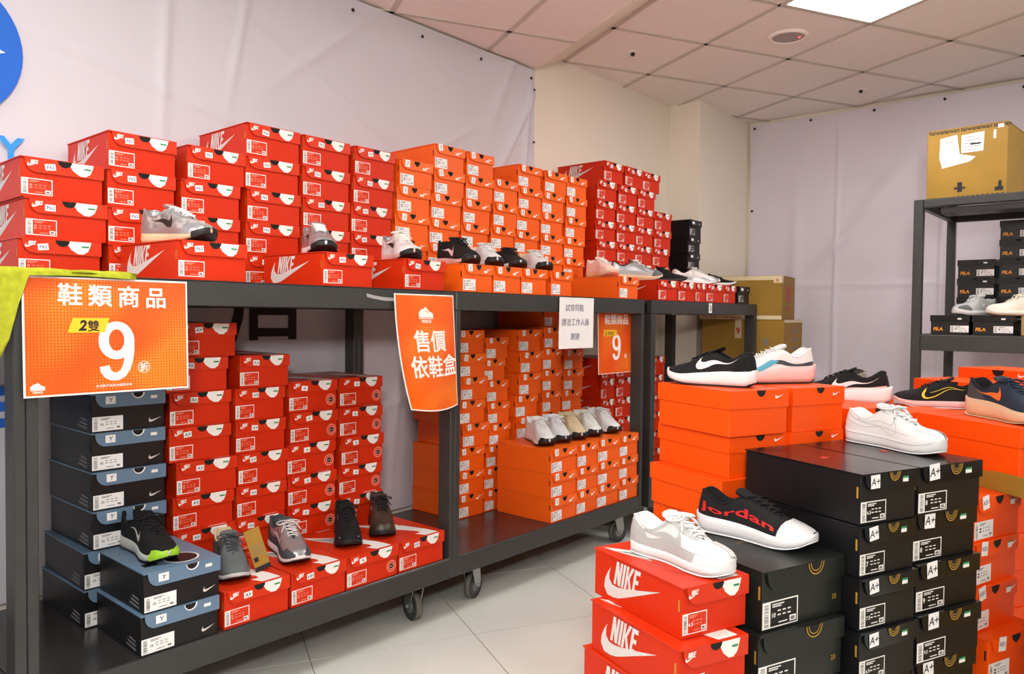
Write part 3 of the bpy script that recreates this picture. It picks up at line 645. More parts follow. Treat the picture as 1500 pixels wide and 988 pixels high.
# ------------------------------------------------------------------ foreground piles on the floor
def pile(kind, fl, rz, ztop, n, W, L, Hs, labels, offs=None, sizes=None, st=None, group=None):
    z = ztop
    for i in range(n):
        h = Hs[i] if i < len(Hs) else Hs[-1]; z -= h
        o = offs[i] if offs and i < len(offs) else (random.uniform(-.004, .004), random.uniform(-.004, .004), 0)
        u = Vector((math.cos(rz), math.sin(rz))); v = Vector((-math.sin(rz), math.cos(rz)))
        p = Vector(fl)+u*o[0]+v*o[1]
        k = kind if isinstance(kind, str) else kind[i]
        shoebox(k, p.x, p.y, z+.0003, rz+math.radians(o[2]), W, L, h-.0006, labels[i] if i < len(labels) else labels[-1], group, st, sizes[i % len(sizes)] if sizes else None, True)
    return z
A = math.radians
def wlab(desc, where, n): return [f'{desc}, {ORD[i]} in {where}' for i in range(n)]
pile('red', (1.397, .742), A(-20), .6445, 5, .186, .307, [.1105, .1165, .137, .14, .14], wlab('red shoe box', 'the nearest red pile on the floor', 5), [(0, 0, 0), (-.034, -.03, -1), (-.03, -.01, 1), (-.02, 0, 0), (-.02, 0, 0)], ['6.5', '6', '7'])
pile('j23', (1.578, .648), A(-19.4), .653, 4, .266, .345, [.1335, .13, .13, .259], wlab('gold numbered black shoe box', 'pile beside the nearest red one', 4), [(0, 0, 0), (-.02, -.01, -1.5), (-.02, 0, 0)], ['10'])
zz = pile('aplus', (1.82, .523), A(-22), .845, 7, .196, .36, [.119, .119, .12, .12, .12, .12, .127], wlab('black stickered shoe box', 'left column of double black pile', 7), [(0, 0, 0), (-.004, -.004, 1), (-.008, -.01, 0), (-.012, -.015, 0), (-.01, 0, 0)], ['6.5', '7', '7.5', '6.5'])
pile('aplus', (2.008, .447), A(-22), .845, 7, .245, .36, [.119, .119, .12, .12, .12, .12, .127], wlab('black stickered shoe box', 'right column of double black pile', 7), [(0, 0, 0), (.002, .012, 0), (.0, .0, 0), (-.006, -.01, 0), (-.006, 0, 0)], ['8', '8', '9', '9.5'])
pile('orange2', (1.947, .899), A(-22), .997, 8, .222, .31, [.127, .117, .118, .118, .129, .129, .129, .130], wlab('plain orange shoe box', 'tall orange pile nearest the racks', 8), [(0, 0, 0), (.015, .015, 0), (-.02, 0, 1), (-.01, 0, 0)])
pile('orange2', (2.168, .809), A(-22), .997, 8, .212, .31, [.127, .117, .118, .118, .129, .129, .129, .130], wlab('plain orange shoe box', 'second column of tall orange pile', 8), [(0, 0, 0), (-.002, .0, 0), (0, 0, 0)])
pile('orange2', (2.40, .715), A(-22), .925, 7, .225, .31, [.132], wlab('plain orange shoe box', 'pile behind the all white sneaker', 7))
pile('orange2', (2.655, .618), A(-22), .90, 7, .225, .31, [.128], wlab('plain orange shoe box', 'pile under the pink-soled shoe', 7))
pile('kb', (2.335, .383), A(-18), .72, 6, .235, .262, [.12], wlab('orange shoe box', 'column right of the double black pile', 6), [(0, 0, 0), (-.01, -.004, 1), (-.03, -.01, 0), (-.01, -.05, -3), (-.01, -.05, 0)])
# kraft tray resting on that column, holding a big orange box
def tray(name, fl, rz, W, L, z0, H, m, label, flaps=False):
    t = thing(name, label, 'carton', (fl[0], fl[1], z0), rz); b = MB(); th = .005
    b.box((0, 0, 0), (W, L, th), m)
    for a, c in (((0, 0), (W, th)), ((0, L-th), (W, L)), ((0, th), (th, L-th)), ((W-th, th), (W, L-th))): b.box((a[0], a[1], th), (c[0], c[1], H), m)
    b.obj('walls', t); return t
t_ = tray('kraft_tray', (2.437, .288), A(-38), .40, .40, .7205, .054, kraftl, 'shallow kraft tray under the big orange box')
mb = MB(); mb.box((.0055, .0055, .0052), (.3945, .3945, .048), kraftl); mb.obj('filler_sheet', t_)
rb = A(-33); ub = Vector((math.cos(rb), math.sin(rb))); vb = Vector((-math.sin(rb), math.cos(rb)))
pb = Vector((2.452, .30))+ub*.13+vb*.36
shoebox('orange2', pb.x, pb.y, .7695, rb+math.pi, .26, .36, .136, 'big orange shoe box in the kraft tray, under the navy shoe')
tray('cardboard_carton', (2.25, -.05), A(-22), .42, .32, 0.0, .72, kraftl, 'tall kraft carton standing low at the right edge')
# boxes farther back on the right
pile('orange2', (3.38, .775), A(-118), .963, 7, .33, .24, [.14], wlab('plain orange shoe box', 'pile behind the yellow-ticked trainer', 7))
pile('orange2', (3.58, .655), A(-118), 1.004, 8, .33, .24, [.127], wlab('plain orange shoe box', 'farthest orange pile, right edge', 8))
pile('orange2', (2.94, .87), A(-22), .895, 7, .22, .25, [.127], wlab('plain orange shoe box', 'hidden pile under the camouflage shoe', 7))
pile('orange2', (2.875, .53), A(-22), .895, 7, .22, .2, [.127], wlab('plain orange shoe box', 'pile under the yellow-ticked trainer', 7))

# ------------------------------------------------------------------ kraft cartons
def carton(fl, rz, W, L, z0, H, m, label, deco=None):
    t = thing('cardboard_carton', label, 'carton', (fl[0], fl[1], z0), rz); b = MB(); b.bbox((0, 0, 0), (W, L, H-.004), m, .003); b.obj('body', t)
    f = MB(); f.box((0, 0, H-.004), (W, L/2-.001, H), m); f.box((0, L/2+.001, H-.004), (W, L, H), m); f.obj('top_flaps', t)
    fs = lambda u, v, o=0: (-.0008-o, L-u, v); ff = lambda u, v, o=0: (u, -.0008-o, v)
    if deco: deco(t, fs, ff, W, L, H)
    return t
def deco_nb(t, fs, ff, W, L, H):
    tp = MB(); rect(tp, 0, H-.03, L, H-.002, tapec, fs); rect(tp, 0, 0, L, .025, tapec, fs); rect(tp, W*.0, H-.05, W*.1, H, tapec, ff); rect(tp, L*.9, H-.05, L, H-.002, tapec, fs, .0003)
    add_text(tp, 'new balance new balance', .02, .004, .03, redink, fs, off=.0004, bold=.01, sx=.9); add_text(tp, '9', -.0+L*.93, H-.045, .03, redink, fs, off=.0008, bold=.03); tp.obj('tape', t, label='pale tape with red lettering')
    p = MB(); 
    word = 'new balance'; add_text(p, word, W*.22, H*.22, .042, redink, ff, off=.0003, bold=.03, sx=.75)
    add_text(p, 'NB', W*.26, H*.42, .15, redink, ff, off=.0003, bold=.05, shear=.25, sx=.8); p.obj('red_print', t, label='red initials and wordmark')
def deco_lo(t, fs, ff, W, L, H):
    tp = MB(); rect(tp, L*.42, H-.13, L*.5, H-.0, tapec, fs); add_text(tp, '9', L*.43, H-.1, .06, redink, fs, off=.0004, bold=.03)
    rect(tp, 0, H-.02, W, H-.002, tapec, ff); tp.obj('tape', t)
    p = MB(); 
    for k in range(4): rect(p, W*.45, H*(.85-k*.1), W*(.7+.05*(k % 2)), H*(.88-k*.1), inkgrey, ff, .0003)
    rect(p, L*.76, H*.7, L*.81, H*.78, inkgrey, fs, .0003); p.obj('grey_print', t)
carton((5.04, 1.97), A(9), .40, .56, 1.19, .295, kraftl, 'upper kraft carton with red initials in the room corner', deco_nb)
carton((5.035, 1.95), A(6), .47, .57, .602, .586, kraftl, 'taped kraft carton second from top in the room corner', deco_lo)
carton((5.035, 1.95), A(6), .47, .57, 0, .600, kraftd, 'lowest kraft carton standing in the room corner')
def deco_top(t, fs, ff, W, L, H):
    # big carton on the shelf: left face carries torn paper labels and black tape
    tp = MB(); 
    for k in range(5): add_text(tp, 'taiwan'[k % 2:], .01+k*L*.2, H-.022, .03, ink, fs, off=.0004, bold=.02)
    for k in range(16): rect(tp, L*(.04+k*.06), .0, L*(.07+k*.06), .008, ink, fs, .0003)
    rect(tp, L*.4, .03, L*.46, .08, ink, fs, .0003); rect(tp, L*.36, .045, L*.5, .055, ink, fs, .0004); rect(tp, L*.86, .02, L*.96, .04, ink, fs, .0003); rect(tp, L*.9, .03, L*.94, .07, ink, fs, .0004)
    tp.obj('printed_tape', t, label='brown tape printed in black')['kind'] = 'stuff'
    p = MB()
    p.face([fs(L*u, H*v, .0006) for u, v in ((.17, .87), (.38, .9), (.42, .62), (.62, .56), (.55, .5), (.2, .44), (.16, .6))], paper)
    p.face([fs(L*u, H*v, .0009) for u, v in ((.44, .88), (.72, .9), (.71, .63), (.44, .63))], paper)
    for k in range(5): rect(p, L*.47, H*(.84-k*.045), L*(.60+.08*(k % 2)), H*(.85-k*.045), inkgrey, fs, .0012)
    rect(p, L*.55, H*.73, L*.68, H*.755, ink, fs, .0012); rect(p, L*.2, H*.80, L*.35, H*.81, inkgrey, fs, .0012)
    rect(p, L*.83, H*.78, L*.86, H*.9, white, fs, .0006); rect(p, L*.88, H*.92, L*.95, H*.97, white, fs, .0006); p.obj('paper_labels', t, label='torn white shipping labels')
# ------------------------------------------------------------------ shelf unit against the right wall
su = thing('shelf_unit', 'tall dark metal shelf unit standing before the right wall', 'shelf', (4.5, 1.055, 0))
for px, py in ((0, -.045), (.8, -.045), (0, -1.6), (.8, -1.6)):
    mb = MB(); mb.bbox((px-.0, py, 0), (px+.045, py+.045, 1.832), metal, .002); mb.obj('post', su)
for z0, z1 in ((1.795, 1.832), (1.035, 1.118), (.30, .38)):
    for px in (.002, .80):
        mb = MB(); mb.bbox((px-.003, -1.555, z0), (px+.038, -.047, z1), metal, .002); mb.obj('beam', su)
    for py in (-.04, -1.59):
        mb = MB(); mb.bbox((.047, py, z0), (.798, py+.03, z1), metal, .002); mb.obj('side_rail', su)
    mb = MB(); mb.box((.001, -1.6, z1+.0003), (.845, -.002, z1+.004), deckm); mb.obj('shelf_board', su)
mb = MB(); mb.bbox((.041, -1.5, 1.76), (.2, -.12, 1.79), metal, .002); mb.obj('stiffener', su)
SZ = 1.1225
rzf = A(-90)
def fila(y, col, n, where, x=4.52):
    for i in range(n):
        shoebox('fila', x+random.uniform(-.003, .003), y, SZ+(n-1-i)*.1015, rzf, .178, .30, .101, f'black shoe box with amber lettering, {ORD[i]} in {where}', 'amber lettered black boxes')
for y, l in ((.873, 'black shoe box under the grey sneaker on the metal shelf'), (.68, 'black shoe box under the cream sneaker on the metal shelf')):
    shoebox('fila', 4.505, y, SZ, rzf, .182, .28, .10, l, 'amber lettered black boxes')
fila(.81, 0, 4, 'the metal shelf shorter pile', x=4.80)
fila(.616, 0, 6, 'the metal shelf taller pile', x=4.80)
shoebox('fila', 4.80, .42, SZ, rzf, .178, .30, .101, 'black shoe box at the frame edge beyond the taller pile')
carton((4.51, .41), A(0), .22, .15, SZ, .098, kraft, 'small kraft box beside the black boxes on the shelf')
c_ = carton((4.53, .64), A(-4), .6, .37, 1.8365, .365, kraftl, 'big kraft carton with torn shipping labels on the metal shelf', deco_top)
carton((4.75, .1), A(0), .4, .45, .385, .62, kraftd, 'kraft carton on the lower board of the metal shelf')

# ------------------------------------------------------------------ posters and notes
def poster(name, label, x0, x1, z0, z1, y, bend=0, lean=0, skew=0):
    """object-space origin at its lower left corner"""
    t = thing(name, label, 'sign', (x0, y, z0)); W, H = x1-x0, z1-z0
    def fr(u, v, o=0): return (u+skew*(1-v/H), -o-bend*math.sin(v/H*math.pi)-lean*(1-v/H)-.002, v)
    return t, W, H, fr
def sheet(t, fr, W, H, m, border=None, bm=.006):
    n = 16
    a = MB()
    for off, mm in ((0, border or m), (-.002, border or m)):
        a.grid([[fr(W*i/6, H*j/n, off) for j in range(n+1)] for i in range(7)], mm, smooth=False)
    for (p, q) in (((0, 0), (W, 0)), ((W, 0), (W, H)), ((W, H), (0, H)), ((0, H), (0, 0))):
        for k in range(n):
            u0, v0 = p[0]+(q[0]-p[0])*k/n, p[1]+(q[1]-p[1])*k/n; u1, v1 = p[0]+(q[0]-p[0])*(k+1)/n, p[1]+(q[1]-p[1])*(k+1)/n
            a.face([fr(u0, v0, 0), fr(u1, v1, 0), fr(u1, v1, -.002), fr(u0, v0, -.002)], border or m)
    a.obj('board', t)
    if border:
        b = MB(); b.grid([[fr(bm+(W-2*bm)*i/6, bm+(H-2*bm)*j/n, .0006) for j in range(n+1)] for i in range(7)], m, smooth=False); b.obj('print_field', t, label='orange halftone print')
def nine(mb, cx, cy, h, m, fr, o):
    # a heavy grotesque 9: a ring with a hooked tail, h tall
    n = 40; O = [(.29*math.cos(2*math.pi*k/n), .18+.32*math.sin(2*math.pi*k/n)) for k in range(n+1)]; I = [(.125*math.cos(2*math.pi*k/n), .185+.185*math.sin(2*math.pi*k/n)) for k in range(n+1)]
    mb.grid([[fr(cx+a*h, cy+b*h, o) for a, b in O], [fr(cx+a*h, cy+b*h, o) for a, b in I]], m, smooth=False)
    A_ = [(.288, .2), (.29, .1), (.285, -.03), (.26, -.18), (.21, -.33), (.13, -.44), (.02, -.495), (-.1, -.495), (-.2, -.44), (-.26, -.35), (-.278, -.26)]
    B_ = [(.12, .2), (.14, .1), (.135, -.02), (.12, -.13), (.095, -.25), (.05, -.33), (0, -.36), (-.05, -.36), (-.09, -.335), (-.11, -.29), (-.12, -.24)]
    mb.grid([[fr(cx+a*h, cy+b*h, o+.00005) for a, b in A_], [fr(cx+a*h, cy+b*h, o+.00005) for a, b in B_]], m, smooth=False)
def emblem(mb, x, y, s, fr, o):
    P = [(0, .12), (1, .12), (1, .45), (.75, .62), (.5, 1), (.33, .78), (.25, .85), (0, .5)]
    mb.face([fr(x+a*s, y+b*s*.62, o) for a, b in P], white); rect(mb, x, y, x+s, y+s*.045, white, fr, o)
    for k in range(3): rect(mb, x+s*(.48+k*.08), y+s*(.36-k*.04), x+s*(.52+k*.08), y+s*(.46-k*.04), orange, fr, o+.0003)
    add_text(mb, 'PRINCE', x+s*.5, y-s*.2, s*.2, white, fr, off=o, align='CENTER', bold=.03)
t, W, H, fr = poster('sale_poster', 'large orange white-bordered poster with a big 9 on the left rack', .617, 1.024, .985, 1.282, 2.094, lean=.01)
sheet(t, fr, W, H, posterm, white, .0045)
p = MB(); o = .0012; cs = .059
for k, ch in enumerate('\u978b\u985e\u5546\u54c1'): cjk(p, ch, W*(.185+.175*k), H*(.775-.004*k), cs, white, fr, off=o, passes=BOLD)
p.obj('headline', t)
p = MB(); rect(p, W*.26, H*.53, W*.475, H*.655, yellow, lambda u, v, o=0: fr(u+(v-H*.6)*.35, v, o), o+.0004); add_text(p, '2', W*.305, H*.55, .036, ink, fr, off=o+.0008, bold=.04, shear=.2); cjk(p, '\u96d9', W*.355, H*.548, .03, ink, fr, off=o+.0008, passes=BOLD[:3]); p.obj('yellow_tag', t, label='yellow slanted tag with black writing')
p = MB(); nine(p, W*.53, H*.365, H*.52, white, fr, o+.0002); p.obj('big_number', t)
p = MB(); cjk(p, '\u6298', W*.672, H*.185, .023, white, fr, off=o, passes=BOLD[:3])
n = 24
for q in range(n):
    a, c = 2*math.pi*q/n, 2*math.pi*(q+1)/n; cx, cz = W*.70, H*.215
    p.face([fr(cx+.0145*math.cos(a), cz+.0145*math.sin(a), o), fr(cx+.0158*math.cos(a), cz+.0158*math.sin(a), o), fr(cx+.0158*math.cos(c), cz+.0158*math.sin(c), o), fr(cx+.0145*math.cos(c), cz+.0145*math.sin(c), o)], white)
cjk(p, '\u672c\u6d3b\u52d5\u4e0d\u8207\u5176\u4ed6\u512a\u60e0\u4f75\u7528', W*.4, H*.055, .0082, white, fr, off=o); p.obj('small_print', t)['kind'] = 'stuff'
p = MB(); emblem(p, W*.035, H*.055, .032, fr, o); p.obj('emblem', t)
t, W, H, fr = poster('price_poster', 'tall curling orange poster hung on the post between the racks', 1.776, 2.07, .853, 1.272, 2.09, bend=.0, lean=.03)
def fr2(u, v, o=0, fr=fr, W=W, H=H):
    q = (1-v/H); return fr(u*(1-.0*q)+.058*q**2.2*(1-u/W), v-.012*math.sin(u/W*math.pi)*q, o+.02*math.sin(u/W*math.pi)*q)
sheet(t, fr2, W, H, posterm, white, .0045)
p = MB(); cjk(p, '\u552e\u50f9', W*.24, H*.52, .083, white, fr2, off=o, passes=BOLD); cjk(p, '\u4f9d\u978b\u76d2', W*.14, H*.30, .083, white, fr2, off=o, passes=BOLD); p.obj('headline', t)
p = MB(); emblem(p, W*.37, H*.79, .07, fr2, o); p.obj('emblem', t)
t, W, H, fr = poster('handwritten_note', 'white paper note with faint handwriting taped to the rack beam', 2.752, 3.02, 1.048, 1.283, 2.094, lean=.012, skew=-.02)
sheet(t, fr, W, H, paper)
p = MB(); pen = mat('pen_ink', (70, 80, 110), .6)
cjk(p, '\u8a66\u7a7f\u540c\u978b', W*.16, H*.74, .036, pen, fr, off=.0008); cjk(p, '\u8acb\u6d3d\u5de5\u4f5c\u4eba\u54e1', W*.06, H*.46, .036, pen, fr, off=.0008); cjk(p, '\u8b1d\u8b1d', W*.32, H*.18, .036, pen, fr, off=.0008); p.obj('handwriting', t)
t, W, H, fr = poster('rear_poster', 'dim orange poster with a 9 behind the handwritten note', 3.17, 3.52, .905, 1.225, 2.172, lean=.008)
sheet(t, fr, W, H, posterm, white, .003)
p = MB(); cjk(p, '\u978b\u985e\u5546\u54c1', W*.16, H*.80, .056, white, fr, off=o, passes=BOLD[:3]); nine(p, W*.47, H*.42, H*.42, white, fr, o); cjk(p, '\u6298', W*.68, H*.24, .026, white, fr, off=o, passes=BOLD[:2]); p.obj('headline', t)
p = MB(); rect(p, W*.14, H*.6, W*.48, H*.7, yellow, fr, o+.0004); add_text(p, '2', W*.17, H*.615, .025, ink, fr, off=o+.0008, bold=.04); cjk(p, '\u4ef6\u518d\u6253', W*.23, H*.615, .022, ink, fr, off=o+.0008, passes=BOLD[:2]); p.obj('yellow_tag', t)
t = thing('shelf_tag', 'tiny white numbered tag on the corner rack beam', 'tag', (4.235, 2.0985, 1.225)); p = MB(); fq = lambda x, z, o=0: (x, -o, z); p.box((0, -.001, 0), (.04, 0, .058), paper); add_text(p, '3', .01, .012, .045, ink, fq, off=.0014, bold=.02); p.obj('card', t)
# clear tape scrap on the beam
p = MB(); rows = []
for i in range(14):
    x = 1.66+.21*i/13; rows.append([(x, 2.0975-.004*abs(math.sin(i*1.3+j)), 1.268-.012*math.sin(i/13*math.pi)-.012*j) for j in range(2)])
p.grid(rows, mat('clear_tape_film', (230, 230, 230), .12, trans=.55, spec=.8)); tag(p.obj('tape_strip'), 'clear crumpled tape strip beside the curling poster', 'tape')

# ------------------------------------------------------------------ shoes
def interp(tab, t):
    if t <= tab[0][0]: return tab[0][1]
    for k in range(len(tab)-1):
        (a, va), (b, vb) = tab[k], tab[k+1]
        if t <= b:
            m0 = (vb-va)/(b-a) if k == 0 else (vb-tab[k-1][1])/(b-tab[k-1][0]); m1 = (vb-va)/(b-a) if k+2 >= len(tab) else (tab[k+2][1]-va)/(tab[k+2][0]-a)
            d = b-a; s = (t-a)/d; return (2*s**3-3*s**2+1)*va+(s**3-2*s**2+s)*d*m0+(-2*s**3+3*s**2)*vb+(s**3-s**2)*d*m1
    return tab[-1][1]
WT = [(0, .0), (.008, .011), (.03, .022), (.07, .028), (.15, .0315), (.3, .031), (.42, .0325), (.55, .039), (.66, .045), (.76, .0465), (.86, .0435), (.93, .036), (.97, .0265), (.99, .016), (.997, .009), (1, 0)]
CT = [(0, 0), (.3, .003), (.5, .004), (.7, 0), (.9, -.004), (1, -.006)]     # centre line bows outward at the waist
STN = [0, .004, .012, .03, .055, .09, .13, .18, .23, .28, .33, .38, .42, .46, .5, .54, .58, .62, .66, .7, .74, .78, .82, .86, .9, .93, .955, .975, .99, .997, 1]
class Shoe:
    def __init__(s, L=.285, hs=1.0, sole='run', mid=.034, toe_mid=.022, spring=.012, ht=None, wsc=1, flare=.004):
        s.L, s.hs, s.sole, s.flare, s.w = L, hs, sole, flare, wsc
        s.B = {'run': [(0, .010), (.06, .001), (.12, 0), (.62, 0), (.8, .003), (.93, spring), (1, spring*1.9)], 'flat': [(0, .002), (.04, 0), (.8, 0), (.93, .004), (1, .010)]}[sole]
        s.M = [(0, mid+.006), (.1, mid+.002), (.3, mid), (.55, (mid+toe_mid)/2+.001), (.8, toe_mid+.002), (.93, toe_mid+spring*.6), (1, toe_mid+spring*1.3)]
        s.HT = ht or [(0, .086), (.02, .097), (.06, .101), (.11, .095), (.18, .081), (.25, .076), (.31, .082), (.37, .093), (.43, .099), (.52, .091), (.65, .076), (.73, .067), (.82, .060), (.9, .054), (.955, .047), (.985, .038), (1, .029)]
        s.RT = [(0, 0), (.018, 0), (.035, .014), (.07, .0215), (.14, .0265), (.22, .028), (.30, .0255), (.37, .0205), (.42, .017), (.5, .012), (.6, .010), (.69, .008), (.72, .0), (1, 0)]
    def wd(s, t): return max(0, interp(WT, t))*s.w
    def c(s, t): return interp(CT, t)
    def b(s, t): return interp(s.B, t)
    def m(s, t): return interp(s.M, t)
    def h(s, t): return max(s.m(t)+.001, interp(s.HT, t)*s.hs)
    def r(s, t): return 0 if t <= .02 or t >= .72 else max(0, min(interp(s.RT, t), s.wd(t)*.9))
    def x(s, t, z): # heel leans a little forward at the top
        q = max(0, 1-t/.12); return t*s.L+q*q*(.010*math.sin(min(1, max(0, z/.1))*math.pi)*-.4+max(0, (z-.05))*.10)
    def P(s, t, u, sd, off=0):
        w0, r0, z0, h0 = s.wd(t), s.r(t), s.m(t)-.004, s.h(t); a = u*math.pi/2
        p = .62 if t < .45 else .62+.18*min(1, (t-.45)/.3)
        co, si = max(0, math.cos(a)), math.sin(a)
        y = r0+(w0-r0)*co**(p); z = z0+(h0-z0)*si**(.95)
        n_y, n_z = co, si; y += off*n_y; z += off*n_z
        xx = s.x(t, z)
        if t > .9: xx += off*(t-.9)/.1
        if t < .05: xx -= off*(.05-t)/.05
        return (xx, s.c(t)+sd*y, z)
def lace_mesh(s, m, rows=5, bow=True, rad=.0022, t0=.46, t1=.68):
    mb = MB()
    T = [t0+(t1-t0)*k/(rows-1) for k in range(rows)]
    for k, t in enumerate(T):
        yr = s.r(t)+.010; z = s.h(t)+.003
        pts = []
        for q in range(7):
            v = -1+2*q/6; tt = t-(.012*v if k % 2 else -.012*v); pts.append((s.x(tt, z), s.c(tt)+v*yr, s.h(tt)+.005*(1-v*v)+.0005-(.004 if abs(v) > .9 else 0)))
        mb.tube(pts, rad, m, 6)
        if k < rows-1:
            t2 = T[k+1]; mb.tube([(s.x(t+(t2-t)*q/4, z), s.c(t)+(-1+q/2)*yr*.9, s.h(t+(t2-t)*q/4)+.006) for q in range(5)], rad, m, 6)
    if bow:
        t = t0; x0, y0, z0 = s.x(t, .1), s.c(t), s.h(t)+.009
        for sd in (-1, 1):
            loop = [(x0+.006*math.sin(a)*3.2*1.0+.004, y0+sd*(.020*(1-math.cos(a))), z0+.007*math.sin(a/2)-.012*(1-math.cos(a))/2*.9) for a in [k*2*math.pi/12 for k in range(13)]]
            mb.tube(loop, rad, m, 6)
            mb.tube([(x0, y0, z0), (x0+.012, y0+sd*.014, z0+.003), (x0+.026, y0+sd*.024, z0-.010), (x0+.034, y0+sd*.034, z0-.026)], rad, m, 6)
        mb.tube([(x0-.004, y0-.004, z0), (x0, y0, z0+.003), (x0+.004, y0+.004, z0)], rad*1.6, m, 6)
    return mb
def shoe(label, pos, z, heading, spec, L=.285, group=None, cat='shoe', tilt=0):
    g = dict(spec); s = Shoe(L=L, **g.get('geo', {}))
    # pos = middle of the sole on its support
    hd = math.radians(heading); t = thing('sneaker', label, cat, (pos[0], pos[1], z+.0004), hd, group)
    ox = -L/2
    def sh(mb): mb.v = [(a+ox, b, c) for a, b, c in mb.v]; return mb
    up, mid, outs, lin_, lace = g['upper'], g['mid'], g['out'], g.get('lining', g['upper']), g.get('lace', g['upper'])
    NU = 9
    mb = MB()
    for sd in (-1, 1): mb.grid([[s.P(tt, u/(NU-1), sd) for u in range(NU)] for tt in STN], up, flip=(sd < 0))
    sh(mb).obj('upper', t, weld=True)
    # midsole
    def ring(tt, f0, zlo, zhi):
        w0 = s.wd(tt); fl_ = s.flare*min(1, w0/.02); e = s.flare*.9*(1 if tt > .97 else (-1.2 if tt < .03 else 0))
        if 0 < tt < .03: e = -s.flare*1.2*(1-tt/.03)
        if .97 < tt < 1: e = s.flare*.9*(tt-.97)/.03
        x0 = tt*L+e; cc = s.c(tt); rr = []
        for yy, zz in ((0, zlo), (w0*.6, zlo), (w0+fl_*.35, zlo+.0012), (w0+fl_*1.1, zlo+.3*(zhi-zlo)), (w0+fl_*.8, zlo+.65*(zhi-zlo)), (w0+fl_*.45, zhi-.001), (w0*.9, zhi+.0005), (0, zhi+.0005)): rr.append((x0+((zz-zlo)*-.12 if tt < .02 else 0), yy, zz, cc))
        return rr
    mb = MB(); mb2 = MB()
    for sd in (-1, 1):
        mb.grid([[(x_, c_+sd*y_, z_) for x_, y_, z_, c_ in ring(tt, 0, s.b(tt)+.0035, s.m(tt))] for tt in STN], mid, flip=(sd > 0))
        mb2.grid([[(x_, c_+sd*y_, z_) for x_, y_, z_, c_ in ring(tt, 0, s.b(tt), s.b(tt)+.0042)] for tt in STN], outs, flip=(sd > 0))
    sh(mb).obj('midsole', t, weld=True); sh(mb2).obj('outsole', t, weld=True)
    # lining and insole
    mb = MB(); TT = [.02, .03, .045, .07, .1, .14, .18, .23, .28, .33, .38, .42, .46]
    for sd in (-1, 1):
        P = []
        for tt in TT:
            r0, h0 = s.r(tt), s.h(tt); zi = s.m(tt)+.008
            P.append([(s.x(tt, h0), s.c(tt)+sd*(r0+.003), h0-.0005), (s.x(tt, h0)+.001, s.c(tt)+sd*(r0-.001), h0+.0012), (s.x(tt, h0)+.002, s.c(tt)+sd*max(0, r0-.004), h0-.006), (s.x(tt, h0), s.c(tt)+sd*max(0, r0-.005), (h0+zi)/2), (s.x(tt, zi), s.c(tt)+sd*max(0, r0-.004), zi), (s.x(tt, zi), s.c(tt), zi-.001)])
        mb.grid(P, lin_, flip=(sd > 0))
    rim = [(s.x(tt, s.h(tt)), s.c(tt)-(s.r(tt)+.0005), s.h(tt)) for tt in TT[::-1]]+[(s.x(tt, s.h(tt)), s.c(tt)+(s.r(tt)+.0005), s.h(tt)) for tt in TT[1:]]
    mb.tube(rim, .0034, g.get('collar', lin_), 7); sh(mb).obj('lining', t)
    # tongue
    mb = MB(); TG = [(.71, -.002, .6), (.64, -.002, .9), (.56, -.001, 1), (.48, .001, 1.1), (.43, .003, 1.5), (.39, .008, 1.7), (.36, .012, 1.6), (.345, .013, 1.3)]
    for dz in (0, -.005):
        P = []
        for tt, dh, ws in TG:
            wv = (.013+.003)*ws; row = []
            for q in range(7):
                v = -1+2*q/6; row.append((tt*L, s.c(tt)+v*wv, s.h(max(tt, .44))+dh+dz+.003*(1-v*v)*1.2))
            P.append(row)
        mb.grid(P, g.get('tongue', up), flip=dz < 0)
    sh(mb).obj('tongue', t)
    if g.get('laces', True): sh(lace_mesh(s, lace, rad=g.get('lrad', .0022), bow=g.get('bow', True))).obj('laces', t)
    # overlays: name, material, lower edge curve, upper edge curve in (t,u), sides
    for nm, m_, lo, hi, sides, off in g.get('patch', []):
        mb = MB(); n = 18; A_, B_ = resamp(lo, n), resamp(hi, n)
        for sd in sides:
            mb = MB(); mb.grid([[s.P(A_[i][0]+(B_[i][0]-A_[i][0])*k/4, A_[i][1]+(B_[i][1]-A_[i][1])*k/4, sd, off) for k in range(5)] for i in range(n)], m_, flip=(sd < 0))
            if g.get('seam'): mb.tube([s.P(*B_[i], sd, off+.0002) for i in range(n)], .0007, g['seam'], 5)
            sh(mb).obj(nm, t)
    if 'tick' in g:
        m_, t0, t1, u0, su = g['tick'][:5]; n = 18; Ua, La = resamp(SW_U, n), resamp(SW_L, n)
        for sd in (-1, 1):
            mb = MB(); f = lambda p: (t1-(t1-t0)*p[0], u0+p[1]*su)
            mb.grid([[s.P(*[f(La[i])[q]*(1-k/3)+f(Ua[i])[q]*k/3 for q in (0, 1)], sd, .0016) for k in range(4)] for i in range(n)], m_, flip=(sd < 0))
            if len(g['tick']) > 5:
                cxy = (.3, .12)
                mb.grid([[s.P(*[(f(((La[i][0]*(1-k/3)+Ua[i][0]*k/3)*.8+.06, (La[i][1]*(1-k/3)+Ua[i][1]*k/3)*.72+.035)))[q] for q in (0, 1)], sd, .0022) for k in range(4)] for i in range(n)], g['tick'][5], flip=(sd < 0))
            if g.get('seam'): mb.tube([s.P(*f(q), sd, .0018) for q in Ua[::2]], .0006, g['seam'], 5); mb.tube([s.P(*f(q), sd, .0018) for q in La[::2]], .0006, g['seam'], 5)
            sh(mb).obj('tick_logo', t)
